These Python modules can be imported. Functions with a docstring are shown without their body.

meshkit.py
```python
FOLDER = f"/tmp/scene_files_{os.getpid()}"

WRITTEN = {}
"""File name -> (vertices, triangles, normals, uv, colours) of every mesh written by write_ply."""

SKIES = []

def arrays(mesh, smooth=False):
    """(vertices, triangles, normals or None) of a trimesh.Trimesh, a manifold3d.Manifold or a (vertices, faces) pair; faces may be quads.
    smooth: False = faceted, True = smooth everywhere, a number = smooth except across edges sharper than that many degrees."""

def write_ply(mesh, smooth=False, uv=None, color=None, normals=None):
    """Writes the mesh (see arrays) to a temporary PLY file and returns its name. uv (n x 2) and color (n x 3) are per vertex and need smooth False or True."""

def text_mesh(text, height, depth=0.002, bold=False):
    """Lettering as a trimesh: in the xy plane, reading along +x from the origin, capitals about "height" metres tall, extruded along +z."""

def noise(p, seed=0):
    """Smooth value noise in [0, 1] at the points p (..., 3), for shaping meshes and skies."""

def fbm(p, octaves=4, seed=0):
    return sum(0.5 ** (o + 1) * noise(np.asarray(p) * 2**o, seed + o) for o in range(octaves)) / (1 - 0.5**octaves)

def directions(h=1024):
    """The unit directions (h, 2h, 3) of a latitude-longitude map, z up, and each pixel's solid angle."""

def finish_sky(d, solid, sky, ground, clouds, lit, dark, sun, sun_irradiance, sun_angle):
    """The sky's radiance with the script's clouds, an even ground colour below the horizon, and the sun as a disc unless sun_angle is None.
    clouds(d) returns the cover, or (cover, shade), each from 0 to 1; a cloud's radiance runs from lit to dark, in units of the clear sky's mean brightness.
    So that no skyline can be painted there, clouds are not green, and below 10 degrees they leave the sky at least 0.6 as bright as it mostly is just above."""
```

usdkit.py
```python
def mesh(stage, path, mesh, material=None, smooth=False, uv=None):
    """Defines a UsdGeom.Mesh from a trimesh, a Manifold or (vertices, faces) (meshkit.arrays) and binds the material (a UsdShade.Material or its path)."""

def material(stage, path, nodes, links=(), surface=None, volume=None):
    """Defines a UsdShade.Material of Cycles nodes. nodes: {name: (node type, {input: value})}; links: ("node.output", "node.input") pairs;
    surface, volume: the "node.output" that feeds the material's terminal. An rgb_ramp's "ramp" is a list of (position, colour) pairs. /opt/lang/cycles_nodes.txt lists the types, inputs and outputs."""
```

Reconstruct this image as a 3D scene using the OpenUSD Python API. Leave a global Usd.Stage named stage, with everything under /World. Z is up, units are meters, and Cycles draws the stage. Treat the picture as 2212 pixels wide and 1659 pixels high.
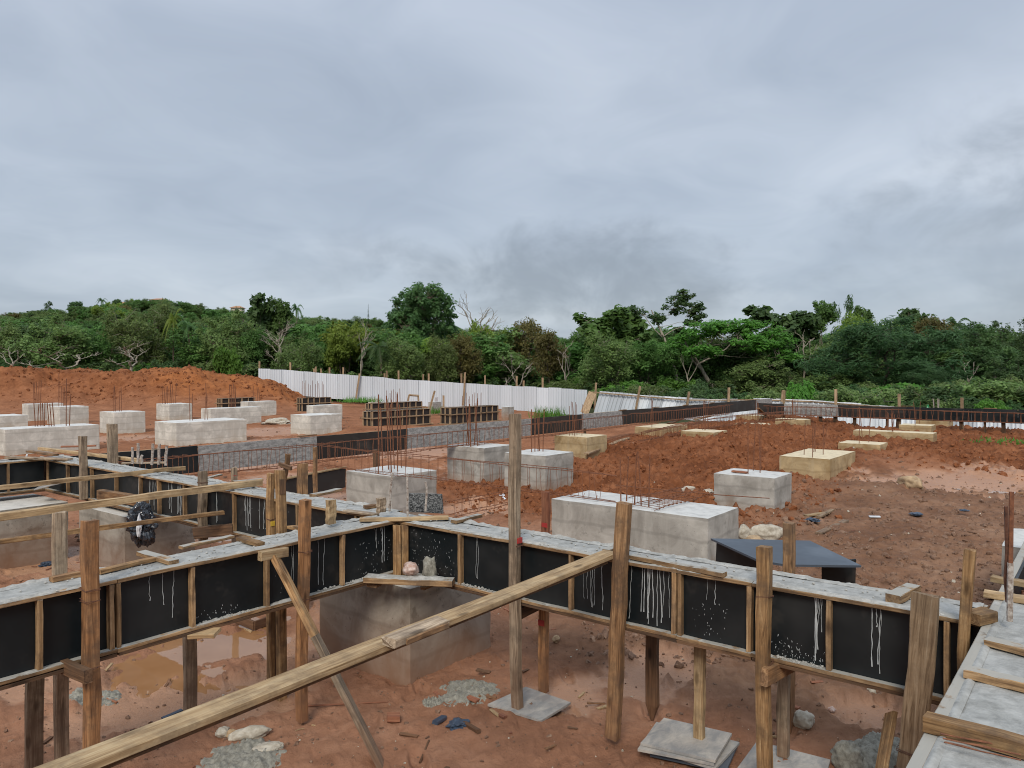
import math, random
import numpy as np, trimesh, usdkit, meshkit
from pxr import Usd, UsdGeom, UsdLux, UsdShade, Gf, Sdf, Vt
random.seed(7); RNG = np.random.default_rng(7)
stage = Usd.Stage.CreateInMemory()
UsdGeom.SetStageUpAxis(stage, 'Z'); UsdGeom.SetStageMetersPerUnit(stage, 1.0)
UsdGeom.Xform.Define(stage, '/World'); UsdGeom.Scope.Define(stage, '/World/Looks')
# ------------------------------------------------------------------ camera, sky, sun, exposure
EYE, YAW, PITCH, ROLL = 2.85, 38.2, -1.02, 0.0
EXPOSURE = 0.74
cam = UsdGeom.Camera.Define(stage, '/World/camera')
cam.CreateHorizontalApertureAttr(36.0); cam.CreateFocalLengthAttr(18.0 / (1106 / 1650)); cam.CreateClippingRangeAttr((0.05, 5000.0))
cam.CreateExposureAttr(EXPOSURE)
_a, _p = math.radians(YAW), math.radians(PITCH)
FW3 = np.array([math.cos(_a) * math.cos(_p), math.sin(_a) * math.cos(_p), math.sin(_p)])
RT3 = np.array([math.sin(_a), -math.cos(_a), 0.0]); UP3 = np.cross(RT3, FW3)
cam.AddTransformOp().Set(Gf.Matrix4d(*RT3, 0, *UP3, 0, *(-FW3), 0, 0, 0, EYE, 1))
SUN_DIR = np.array([-0.80, -0.42, 0.78]); SUN_DIR /= np.linalg.norm(SUN_DIR)
SUN_INTENSITY, SUN_ANGLE, SKY_STRENGTH = 0.40, 20.0, 0.12
sun = UsdLux.DistantLight.Define(stage, '/World/sun')
sun.CreateNormalizeAttr(True); sun.CreateIntensityAttr(SUN_INTENSITY); sun.CreateAngleAttr(SUN_ANGLE); sun.CreateColorAttr(Gf.Vec3f(1.0, 0.94, 0.85))
_z = SUN_DIR; _x = np.cross([0, 0, 1.0], _z); _x /= np.linalg.norm(_x); _y = np.cross(_z, _x)
sun.AddTransformOp().Set(Gf.Matrix4d(*_x, 0, *_y, 0, *_z, 0, 0, 0, 50, 1))

def mat(name, nodes, links, surface='p.BSDF', volume=None):
    return usdkit.material(stage, '/World/Looks/' + name, nodes, links, surface=surface, volume=volume)

def dirvec(px, py):                                   # direction seen at a photo point
    v = FW3 + RT3 * (px - 1106) / 1650 + UP3 * (829.5 - py) / 1650
    return v / np.linalg.norm(v)

def sky():
    n = {'tc': ('texture_coordinate', {}), 'sx': ('separate_xyz', {}),
         'zc': ('math', {'math_type': 'maximum', 'value2': 0.0}), 'zo': ('math', {'math_type': 'add', 'value2': 0.20}),
         'px': ('math', {'math_type': 'divide'}), 'py': ('math', {'math_type': 'divide'}), 'pl': ('combine_xyz', {}),
         'big': ('noise_texture', {'scale': 0.75, 'detail': 2.5, 'roughness': 0.45, 'distortion': 0.5}),
         'fine': ('noise_texture', {'scale': 2.6, 'detail': 5.0, 'roughness': 0.52, 'distortion': 0.8}),
         'mixn': ('mix_float', {'fac': 0.26}),
         'ramp': ('rgb_ramp', {'ramp': [(0.32, (0.325, 0.378, 0.465)), (0.45, (0.395, 0.452, 0.54)), (0.57, (0.48, 0.536, 0.622)), (0.70, (0.57, 0.622, 0.70))]}),
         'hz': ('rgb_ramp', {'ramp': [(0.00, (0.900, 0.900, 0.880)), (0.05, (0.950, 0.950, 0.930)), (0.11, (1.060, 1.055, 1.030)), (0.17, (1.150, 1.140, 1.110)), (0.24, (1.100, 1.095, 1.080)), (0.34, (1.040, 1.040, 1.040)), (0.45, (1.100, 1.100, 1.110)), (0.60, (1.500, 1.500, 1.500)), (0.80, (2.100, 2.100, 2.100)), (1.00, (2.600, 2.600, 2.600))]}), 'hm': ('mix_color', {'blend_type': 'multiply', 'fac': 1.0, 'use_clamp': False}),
         'sm': ('mapping', {'mapping_type': 'point', 'scale': (8.5, 8.5, 11.5), 'location': (3.1, 1.7, 0.4)}),
         'scud': ('noise_texture', {'scale': 1.0, 'detail': 7.0, 'roughness': 0.56, 'distortion': 0.35})}
    l = [('tc.generated', 'sx.vector'), ('sx.z', 'zc.value1'), ('zc.value', 'zo.value1'), ('sx.x', 'px.value1'), ('zo.value', 'px.value2'), ('sx.y', 'py.value1'), ('zo.value', 'py.value2'),
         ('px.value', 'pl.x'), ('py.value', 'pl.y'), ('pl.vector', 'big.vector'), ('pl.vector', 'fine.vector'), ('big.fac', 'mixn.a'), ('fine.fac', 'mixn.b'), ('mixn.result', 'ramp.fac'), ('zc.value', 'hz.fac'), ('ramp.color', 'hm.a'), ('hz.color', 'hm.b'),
         ('tc.generated', 'sm.vector'), ('sm.vector', 'scud.vector')]
    last = 'hm.result'
    # banks of torn dark cloud: (photo place, half width, half height as sines, strength, edges)
    for k, (px, py, ax, az, gain, e0, e1, amt, col) in enumerate(((1270, 598, .30, .080, .36, .50, .92, .85, (0.25, 0.285, 0.335)), (2120, 370, .17, .10, .24, .52, .92, .62, (0.29, 0.33, 0.385)), (760, 560, .16, .06, .24, .55, .92, .5, (0.32, 0.36, 0.42)), (2200, 560, .22, .14, .26, .45, .95, .6, (0.30, 0.34, 0.395)))):
        v = dirvec(px, py); hz = np.array([v[1], -v[0], 0.0]); hz /= np.linalg.norm(hz)
        n.update({f'd{k}': ('vector_math', {'math_type': 'dot_product', 'vector2': tuple(hz / ax)}), f'f{k}': ('vector_math', {'math_type': 'dot_product', 'vector2': tuple(v)}), f'z{k}': ('math', {'math_type': 'multiply_add', 'value2': 1 / az, 'value3': -float(v[2]) / az}),
                  f'a{k}': ('math', {'math_type': 'multiply'}), f'b{k}': ('math', {'math_type': 'multiply'}), f's{k}': ('math', {'math_type': 'add'}), f'm{k}': ('map_range', {'from_min': 0.0, 'from_max': 1.6, 'to_min': gain, 'to_max': -0.25, 'clamp': True}),
                  f'g{k}': ('map_range', {'from_min': 0.0, 'from_max': 0.4, 'to_min': -1.0, 'to_max': 0.0, 'clamp': True}), f'h{k}': ('math', {'math_type': 'add'}),
                  f'n{k}': ('math', {'math_type': 'add'}), f'r{k}': ('map_range', {'range_type': 'smoothstep', 'from_min': e0, 'from_max': e1, 'to_min': 0.0, 'to_max': amt, 'clamp': True}), f'c{k}': ('mix_color', {'b': col, 'use_clamp': False})})
        l += [('tc.generated', f'd{k}.vector1'), ('tc.generated', f'f{k}.vector1'), ('sx.z', f'z{k}.value1'), (f'd{k}.value', f'a{k}.value1'), (f'd{k}.value', f'a{k}.value2'), (f'z{k}.value', f'b{k}.value1'), (f'z{k}.value', f'b{k}.value2'), (f'a{k}.value', f's{k}.value1'), (f'b{k}.value', f's{k}.value2'),
              (f's{k}.value', f'm{k}.value'), (f'f{k}.value', f'g{k}.value'), (f'm{k}.result', f'h{k}.value1'), (f'g{k}.result', f'h{k}.value2'), ('scud.fac', f'n{k}.value1'), (f'h{k}.value', f'n{k}.value2'), (f'n{k}.value', f'r{k}.value'), (f'r{k}.result', f'c{k}.fac'), (last, f'c{k}.a')]
        last = f'c{k}.result'
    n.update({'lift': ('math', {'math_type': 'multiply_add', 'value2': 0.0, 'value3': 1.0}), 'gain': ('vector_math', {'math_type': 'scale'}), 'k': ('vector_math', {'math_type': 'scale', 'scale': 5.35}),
              'sk': ('sky_texture', {'sky_type': 'single_scattering', 'sun_disc': False, 'sun_elevation': float(math.asin(SUN_DIR[2])), 'sun_rotation': float(math.atan2(SUN_DIR[0], SUN_DIR[1]))}),
              'mx': ('mix_color', {'fac': 0.94, 'use_clamp': False}), 'bg': ('background_shader', {'strength': SKY_STRENGTH})})
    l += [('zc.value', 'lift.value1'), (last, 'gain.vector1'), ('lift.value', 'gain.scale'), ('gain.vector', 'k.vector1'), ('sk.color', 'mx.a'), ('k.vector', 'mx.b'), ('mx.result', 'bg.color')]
    return mat('sky_overcast', n, l, surface='bg.background')
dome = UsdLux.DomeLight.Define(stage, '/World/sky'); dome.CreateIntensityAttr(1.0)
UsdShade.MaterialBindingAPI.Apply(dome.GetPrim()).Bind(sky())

# ------------------------------------------------------------------ survey: photo points (2212 x 1659) to places in the world
FPX, CX, HY = 1650.0, 1106.0, 800.0
fw = np.array([math.cos(_a), math.sin(_a)]); rt = np.array([math.sin(_a), -math.cos(_a)])
def at_d(px, py, d):
    p = fw * d + rt * ((px - CX) / FPX * d)
    return np.array([p[0], p[1], EYE - (py - HY) / FPX * d])
def at_z(px, py, z): return at_d(px, py, FPX * (EYE - z) / (py - HY))
def on(px, py, ax, val):
    r = at_d(px, py, 1.0) - [0, 0, EYE]
    return np.array([0, 0, EYE]) + r * (val / r[ax])
def polar(x, y):
    d = x * fw[0] + y * fw[1]; l = x * rt[0] + y * rt[1]
    return CX + FPX * l / np.maximum(d, 0.3), d

# ------------------------------------------------------------------ nodes of the scene
class Node:
    def __init__(self, path, M): self.path, self.M, self.n = path, M, {}
ROOT = Node('/World', np.eye(4)); ROOT.n['sky'] = ROOT.n['sun'] = ROOT.n['camera'] = 1
def child_path(parent, name):
    k = parent.n.get(name, 0); parent.n[name] = k + 1
    return f'{parent.path}/{name}' + (f'_{k:03d}' if k else '')
def G(M): return Gf.Matrix4d(*[float(v) for v in np.asarray(M).T.ravel()])
GROUPS = {'concrete_pier': 'concrete pier blocks of the foundation', 'timber_post': 'timber posts along the formwork', 'timber_prop': 'timber props under the near beams', 'beam_formwork': 'formwork of the grade beams', 'boarded_pier_form': 'boarded forms round far piers', 'long_formwork': 'long forms of used plywood', 'reinforcing_rod': 'rods rising from the beams', 'rebar_cage': 'rebar cages',
          'plywood_pad': 'plywood pads under the props', 'timber_rail': 'thin rails across the left bays', 'stone': 'stones on the site', 'bracket_block': 'bracket blocks under the beams', 'site_fence': 'sheet fences round the site', 'bare_tree': 'bare pale trees', 'olive_tree': 'olive-green trees', 'mid_green_tree': 'green trees', 'dark_tree': 'dark trees', 'rust_tree': 'rust-coloured trees', 'feathery_tree': 'feathery trees', 'large_leaved_tree': 'large-leaved trees',
          'hill_house': 'houses on the hill', 'mortar_patch': 'spills of mortar', 'plastic_scrap': 'plastic scraps', 'wood_offcut': 'offcuts on the ground', 'timber_stake': 'stakes', 'hill_tree': 'trees on the hill', 'weed_tuft': 'green weeds'}
def tag(node, label=None, cat=None, group=None, kind=None):
    if label and not group and not kind: group = GROUPS.get(node.path.rsplit('/', 1)[1].rstrip('0123456789').rstrip('_'))
    p = stage.GetPrimAtPath(node.path)
    for k, v in (('label', label), ('category', cat), ('group', group), ('kind', kind)):
        if v: p.SetCustomDataByKey(k, v)
    return node
def T(x, y=None, z=None):
    M = np.eye(4); M[:3, 3] = (x, y, z) if y is not None else x
    return M
def thing(name, label, cat, loc=(0, 0, 0), group=None, kind=None):
    M = T(loc); nd = Node(child_path(ROOT, name), M)
    UsdGeom.Xform.Define(stage, nd.path).AddTransformOp().Set(G(M))
    return tag(nd, label, cat, group, kind)
def put(parent, name, mesh, m, W=None, smooth=False, prim=None):
    """One Mesh prim. mesh in its own frame, W its world matrix (or None: the mesh is in world coordinates)."""
    parent = parent or ROOT
    nd = Node(child_path(parent, name), np.eye(4) if W is None else W)
    if W is None:                                    # give it a frame at its own centre so that object coordinates vary
        v = np.asarray(mesh.vertices if hasattr(mesh, 'vertices') else mesh[0]); f = mesh.faces if hasattr(mesh, 'faces') else mesh[1]
        c = v.mean(0); nd.M = T(c); mesh = (v - c, f)
    pm = usdkit.mesh(stage, nd.path, mesh, m, smooth=smooth)
    UsdGeom.Xformable(pm).AddTransformOp().Set(G(np.linalg.inv(parent.M) @ nd.M))
    if prim:
        for k, arr in prim.items():
            UsdGeom.PrimvarsAPI(pm).CreatePrimvar(k, Sdf.ValueTypeNames.Color3fArray, 'vertex').Set(Vt.Vec3fArray.FromNumpy(np.asarray(arr, np.float32)))
    return nd

# ------------------------------------------------------------------ materials
def wood(name, dark, mid, light, weather=0.45, mud=0.0, mortar=0.0, rough=0.78, wet=(0.31, 0.30, 0.265)):
    n = {'tc': ('texture_coordinate', {}), 'oi': ('object_info', {}), 'r': ('math', {'math_type': 'multiply', 'value2': 53.0}), 'rv': ('combine_xyz', {}),
         'ad': ('vector_math', {'math_type': 'add'}), 'mp': ('mapping', {'mapping_type': 'point', 'scale': (2.2, 46.0, 46.0)}),
         'gr': ('noise_texture', {'scale': 1.0, 'detail': 7.0, 'roughness': 0.68, 'distortion': 0.9}),
         'rp': ('rgb_ramp', {'ramp': [(0.34, dark), (0.49, mid), (0.66, light)]}),
         'bl': ('noise_texture', {'scale': 5.5, 'detail': 6.0, 'roughness': 0.7}), 'blr': ('map_range', {'from_min': 0.44, 'from_max': 0.62, 'to_min': 0.0, 'to_max': weather, 'clamp': True}),
         'wm': ('mix_color', {'b': tuple(0.55 * a + 0.45 * b for a, b in zip(dark, (0.085, 0.07, 0.055)))}),
         'kn': ('mapping', {'mapping_type': 'point', 'scale': (3.0, 9.0, 9.0)}), 'kv': ('voronoi_texture', {'scale': 1.0, 'randomness': 1.0}),
         'kr': ('map_range', {'from_min': 0.10, 'from_max': 0.2, 'to_min': 0.75, 'to_max': 0.0, 'clamp': True}), 'km': ('mix_color', {'b': tuple(0.45 * a for a in dark)}),
         'tv': ('map_range', {'from_min': 0, 'from_max': 1, 'to_min': 0.68, 'to_max': 1.22}), 'hs': ('hsv', {}),
         'bp': ('bump', {'strength': 0.35, 'distance': 0.006}), 'p': ('principled_bsdf', {'roughness': rough, 'specular_ior_level': 0.25})}
    l = [('oi.random', 'r.value1'), ('r.value', 'rv.x'), ('r.value', 'rv.y'), ('r.value', 'rv.z'), ('tc.object', 'ad.vector1'), ('rv.vector', 'ad.vector2'), ('ad.vector', 'mp.vector'), ('mp.vector', 'gr.vector'),
         ('gr.fac', 'rp.fac'), ('ad.vector', 'bl.vector'), ('bl.fac', 'blr.value'), ('rp.color', 'wm.a'), ('blr.result', 'wm.fac'),
         ('ad.vector', 'kn.vector'), ('kn.vector', 'kv.vector'), ('kv.distance', 'kr.value'), ('kr.result', 'km.fac'), ('wm.result', 'km.a'),
         ('oi.random', 'tv.value'), ('tv.result', 'hs.value'), ('km.result', 'hs.color'), ('gr.fac', 'bp.height'), ('bp.normal', 'p.normal')]
    out = 'hs.color'
    if mud:
        n.update({'ge': ('geometry', {}), 'sz': ('separate_xyz', {}), 'mn': ('noise_texture', {'scale': 6.0, 'detail': 4.0}), 'mz': ('math', {'math_type': 'multiply_add', 'value2': 0.9}),
                  'mr': ('map_range', {'from_min': 0.25, 'from_max': 1.05, 'to_min': mud, 'to_max': 0.0, 'clamp': True}), 'mm': ('mix_color', {'b': (0.17, 0.075, 0.038)})})
        l += [('ge.position', 'sz.vector'), ('ge.position', 'mn.vector'), ('mn.fac', 'mz.value1'), ('sz.z', 'mz.value3'), ('mz.value', 'mr.value'), ('mr.result', 'mm.fac'), (out, 'mm.a')]
        out = 'mm.result'
    if mortar:
        n.update({'g2': ('geometry', {}), 's2': ('separate_xyz', {}), 'n2': ('noise_texture', {'scale': 7.0, 'detail': 6.0, 'roughness': 0.65}), 'u2': ('map_range', {'from_min': 0.3, 'from_max': 0.9, 'to_min': -0.22, 'to_max': 0.2, 'clamp': True}),
                  'a2': ('math', {'math_type': 'add'}), 'm2': ('map_range', {'from_min': 0.62 - 0.2 * mortar, 'from_max': 0.70 - 0.16 * mortar, 'to_min': 0.0, 'to_max': 0.9, 'clamp': True}), 'c2': ('mix_color', {'b': wet})})
        l += [('g2.true_normal', 's2.vector'), ('s2.z', 'u2.value'), ('g2.position', 'n2.vector'), ('n2.fac', 'a2.value1'), ('u2.result', 'a2.value2'), ('a2.value', 'm2.value'), ('m2.result', 'c2.fac'), (out, 'c2.a')]
        out = 'c2.result'
    l.append((out, 'p.base_color'))
    return mat(name, n, l)
W_YEL = wood('wood_yellow_pine', (0.11, 0.056, 0.022), (0.265, 0.150, 0.064), (0.41, 0.265, 0.13), 0.7)
W_YELM = wood('wood_yellow_mortar', (0.12, 0.066, 0.03), (0.27, 0.162, 0.077), (0.41, 0.275, 0.15), 0.7, mortar=0.42)
W_BOARD = wood('wood_pale_board', (0.22, 0.138, 0.066), (0.37, 0.248, 0.128), (0.48, 0.36, 0.21), 0.6)
W_GREY = wood('wood_weathered', (0.11, 0.077, 0.05), (0.26, 0.19, 0.125), (0.41, 0.32, 0.225), 0.6, mud=0.6)
W_BRN = wood('wood_brown_post', (0.085, 0.042, 0.018), (0.205, 0.112, 0.052), (0.33, 0.20, 0.10), 0.8, mud=0.75)
W_ORG = wood('wood_mud_post', (0.10, 0.045, 0.018), (0.24, 0.115, 0.048), (0.37, 0.20, 0.09), 0.75, mud=0.85)
W_DRK = wood('wood_dark_wet', (0.045, 0.024, 0.012), (0.10, 0.054, 0.028), (0.17, 0.095, 0.05), 0.5, mud=0.4)
W_RED = wood('wood_red_stake', (0.12, 0.04, 0.022), (0.22, 0.085, 0.045), (0.31, 0.14, 0.075), 0.4)
W_FENCE = wood('wood_fence_post', (0.14, 0.085, 0.045), (0.30, 0.20, 0.115), (0.42, 0.31, 0.2), 0.4)

def plywood(name, base, worn, wornamt, rough=0.42, scale=1.0, dirt=(0.16, 0.135, 0.115), soft=0.0):
    n = {'tc': ('texture_coordinate', {}), 'oi': ('object_info', {}), 'r': ('math', {'math_type': 'multiply', 'value2': 31.0}), 'rv': ('combine_xyz', {}), 'ad': ('vector_math', {'math_type': 'add'}),
         'mp': ('mapping', {'mapping_type': 'point', 'scale': (6.0 * scale, 11.0 * scale, 11.0 * scale)}), 'n1': ('noise_texture', {'scale': 1.0, 'detail': 8.0, 'roughness': 0.68, 'distortion': 0.4}),
         'm1': ('map_range', {'from_min': 0.62 - wornamt - soft, 'from_max': 0.70 - wornamt + soft, 'to_min': 0, 'to_max': 0.95, 'clamp': True}), 'c1': ('mix_color', {'a': base, 'b': worn}),
         'sm': ('mapping', {'mapping_type': 'point', 'scale': (1.4, 1.4, 60.0), 'rotation': (0.04, 0.03, 0.0)}), 'n2': ('noise_texture', {'scale': 1.0, 'detail': 5.0, 'roughness': 0.7}),
         'm2': ('map_range', {'from_min': 0.56, 'from_max': 0.78, 'to_min': 0, 'to_max': 0.30, 'clamp': True}), 'c2': ('mix_color', {'b': dirt}),
         'n3': ('noise_texture', {'scale': 2.3, 'detail': 4.0}), 'm3': ('map_range', {'from_min': 0.45, 'from_max': 0.75, 'to_min': 0.0, 'to_max': 0.08, 'clamp': True}), 'c3': ('mix_color', {'b': dirt}),
         'rr': ('map_range', {'from_min': 0.3, 'from_max': 0.7, 'to_min': rough - 0.1, 'to_max': rough + 0.22, 'clamp': True}),
         'bp': ('bump', {'strength': 0.12, 'distance': 0.003}), 'p': ('principled_bsdf', {'specular_ior_level': 0.28})}
    l = [('oi.random', 'r.value1'), ('r.value', 'rv.x'), ('r.value', 'rv.y'), ('r.value', 'rv.z'), ('tc.object', 'ad.vector1'), ('rv.vector', 'ad.vector2'), ('ad.vector', 'mp.vector'), ('mp.vector', 'n1.vector'), ('n1.fac', 'm1.value'), ('m1.result', 'c1.fac'),
         ('ad.vector', 'sm.vector'), ('sm.vector', 'n2.vector'), ('n2.fac', 'm2.value'), ('m2.result', 'c2.fac'), ('c1.result', 'c2.a'), ('ad.vector', 'n3.vector'), ('n3.fac', 'm3.value'), ('m3.result', 'c3.fac'), ('c2.result', 'c3.a'),
         ('c3.result', 'p.base_color'), ('n3.fac', 'rr.value'), ('rr.result', 'p.roughness'), ('n1.fac', 'bp.height'), ('bp.normal', 'p.normal')]
    return mat(name, n, l)
PLY_BLK = plywood('plywood_black_film', (0.008, 0.0105, 0.0115), (0.08, 0.08, 0.08), -0.13, 0.36)
PLY_SPL = plywood('plywood_black_splashed', (0.013, 0.014, 0.015), (0.36, 0.36, 0.345), 0.10, scale=9.0, soft=.08)
PLY_WORN = plywood('plywood_white_worn', (0.14, 0.135, 0.13), (0.37, 0.355, 0.33), 0.18, 0.7, scale=1.7, soft=.10)
PLY_BRN = plywood('plywood_dark_brown', (0.026, 0.021, 0.018), (0.16, 0.11, 0.08), -0.06, 0.6)
PLY_GREY = plywood('plywood_grey_mortared', (0.21, 0.205, 0.195), (0.41, 0.37, 0.315), 0.12, 0.8, scale=.8, dirt=(0.26, 0.15, 0.085), soft=.10)
PLY_BLUE = plywood('plywood_slate_sheet', (0.055, 0.068, 0.085), (0.13, 0.14, 0.15), -0.08, 0.4)

def concrete(name, side, side2, top, mud=0.6, mudcol=(0.26, 0.145, 0.08), stain=None, mtop=0.78, blot=0.55):
    n = {'tc': ('texture_coordinate', {}), 'oi': ('object_info', {}), 'r': ('math', {'math_type': 'multiply', 'value2': 41.0}), 'rv': ('combine_xyz', {}), 'ad': ('vector_math', {'math_type': 'add'}),
         'n1': ('noise_texture', {'scale': 2.2, 'detail': 7.0, 'roughness': 0.62, 'distortion': 0.5}), 'r1': ('rgb_ramp', {'ramp': [(0.36, side2), (0.50, side), (0.64, tuple(min(1, 1.30 * c) for c in side))]}),
         'ms': ('mapping', {'mapping_type': 'point', 'scale': (9.0, 9.0, 0.8)}), 'n2': ('noise_texture', {'scale': 1.0, 'detail': 5.0, 'roughness': 0.6}), 'm2': ('map_range', {'from_min': 0.52, 'from_max': 0.74, 'to_min': 0, 'to_max': 0.42, 'clamp': True}),
         'c2': ('mix_color', {'b': stain or tuple(1.35 * c for c in side)}),
         'n4': ('noise_texture', {'scale': 5.0, 'detail': 7.0, 'roughness': 0.7}), 'm4': ('map_range', {'from_min': 0.60, 'from_max': 0.66, 'to_min': 0, 'to_max': blot, 'clamp': True}), 'c4': ('mix_color', {'b': tuple(0.5 * c for c in side2)}),
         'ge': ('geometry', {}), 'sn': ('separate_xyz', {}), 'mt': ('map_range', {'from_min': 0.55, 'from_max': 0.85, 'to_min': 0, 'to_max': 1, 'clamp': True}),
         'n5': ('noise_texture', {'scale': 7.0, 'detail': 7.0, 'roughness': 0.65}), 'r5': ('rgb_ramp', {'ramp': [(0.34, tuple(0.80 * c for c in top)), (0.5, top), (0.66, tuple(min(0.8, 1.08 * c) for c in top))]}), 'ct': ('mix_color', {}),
         'so': ('separate_xyz', {}), 'mz': ('math', {'math_type': 'multiply_add', 'value2': 0.55}), 'mm': ('map_range', {'from_min': 0.36, 'from_max': mtop, 'to_min': mud, 'to_max': 0.0, 'clamp': True}), 'cm': ('mix_color', {'b': mudcol}),
         'pv': ('voronoi_texture', {'scale': 16.0}), 'pr': ('map_range', {'from_min': 0.05, 'from_max': 0.09, 'to_min': 0.7, 'to_max': 0.0, 'clamp': True}), 'pk': ('mix_color', {'b': tuple(0.35 * c for c in side2)}),
         'lf': ('wave_texture', {'bands_direction': 'z', 'scale': 1.1, 'distortion': 1.2, 'detail': 3.0, 'detail_scale': 2.0}), 'lr': ('map_range', {'from_min': 0.90, 'from_max': 0.99, 'to_min': 0.0, 'to_max': 0.30, 'clamp': True}), 'lk': ('mix_color', {'b': tuple(0.6 * c for c in side2)}),
         'bp': ('bump', {'strength': 0.5, 'distance': 0.012}), 'p': ('principled_bsdf', {'roughness': 0.86, 'specular_ior_level': 0.25})}
    l = [('oi.random', 'r.value1'), ('r.value', 'rv.x'), ('r.value', 'rv.y'), ('tc.object', 'ad.vector1'), ('rv.vector', 'ad.vector2'), ('ad.vector', 'n1.vector'), ('n1.fac', 'r1.fac'), ('ad.vector', 'ms.vector'), ('ms.vector', 'n2.vector'), ('n2.fac', 'm2.value'), ('m2.result', 'c2.fac'), ('r1.color', 'c2.a'),
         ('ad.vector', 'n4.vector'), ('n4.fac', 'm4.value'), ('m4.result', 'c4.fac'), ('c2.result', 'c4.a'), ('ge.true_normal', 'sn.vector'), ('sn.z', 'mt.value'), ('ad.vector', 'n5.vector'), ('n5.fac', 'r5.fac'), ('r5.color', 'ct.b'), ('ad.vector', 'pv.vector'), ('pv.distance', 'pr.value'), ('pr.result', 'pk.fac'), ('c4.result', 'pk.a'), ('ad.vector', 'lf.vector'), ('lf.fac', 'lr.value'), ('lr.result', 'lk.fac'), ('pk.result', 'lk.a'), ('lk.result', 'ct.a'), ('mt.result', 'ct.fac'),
         ('tc.object', 'so.vector'), ('n1.fac', 'mz.value1'), ('so.z', 'mz.value3'), ('mz.value', 'mm.value'), ('mm.result', 'cm.fac'), ('ct.result', 'cm.a'), ('cm.result', 'p.base_color'), ('n5.fac', 'bp.height'), ('bp.normal', 'p.normal')]
    return mat(name, n, l)
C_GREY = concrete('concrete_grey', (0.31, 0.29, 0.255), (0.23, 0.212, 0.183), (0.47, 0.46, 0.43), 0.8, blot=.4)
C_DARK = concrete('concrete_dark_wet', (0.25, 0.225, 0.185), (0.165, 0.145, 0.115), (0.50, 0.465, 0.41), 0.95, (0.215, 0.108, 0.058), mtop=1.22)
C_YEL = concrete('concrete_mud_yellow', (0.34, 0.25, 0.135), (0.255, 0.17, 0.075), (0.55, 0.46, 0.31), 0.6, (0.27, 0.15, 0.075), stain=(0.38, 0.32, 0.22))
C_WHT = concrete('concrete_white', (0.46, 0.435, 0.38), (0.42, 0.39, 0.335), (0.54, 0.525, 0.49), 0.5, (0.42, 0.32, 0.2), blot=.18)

def fresh(name, a, b, rough=0.7, scale=9.0):
    return mat(name, {'ge': ('geometry', {}), 'n1': ('noise_texture', {'scale': scale, 'detail': 8.0, 'roughness': 0.68, 'distortion': 0.3}), 'r': ('rgb_ramp', {'ramp': [(0.33, a), (0.62, b)]}), 'n2': ('noise_texture', {'scale': 45.0, 'detail': 4.0}),
                      'bp': ('bump', {'strength': 0.6, 'distance': 0.008}), 'p': ('principled_bsdf', {'roughness': rough})},
               [('ge.position', 'n1.vector'), ('n1.fac', 'r.fac'), ('r.color', 'p.base_color'), ('ge.position', 'n2.vector'), ('n2.fac', 'bp.height'), ('bp.normal', 'p.normal')])
FRESH = fresh('fresh_concrete', (0.19, 0.187, 0.17), (0.33, 0.325, 0.30), 0.75, 12.0)
MORTAR = fresh('dried_mortar', (0.22, 0.21, 0.185), (0.37, 0.355, 0.32), 0.9, 22.0)
MORTAR_G = fresh('grey_mortar_heap', (0.115, 0.105, 0.08), (0.255, 0.24, 0.195), 0.9, 30.0)
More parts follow.
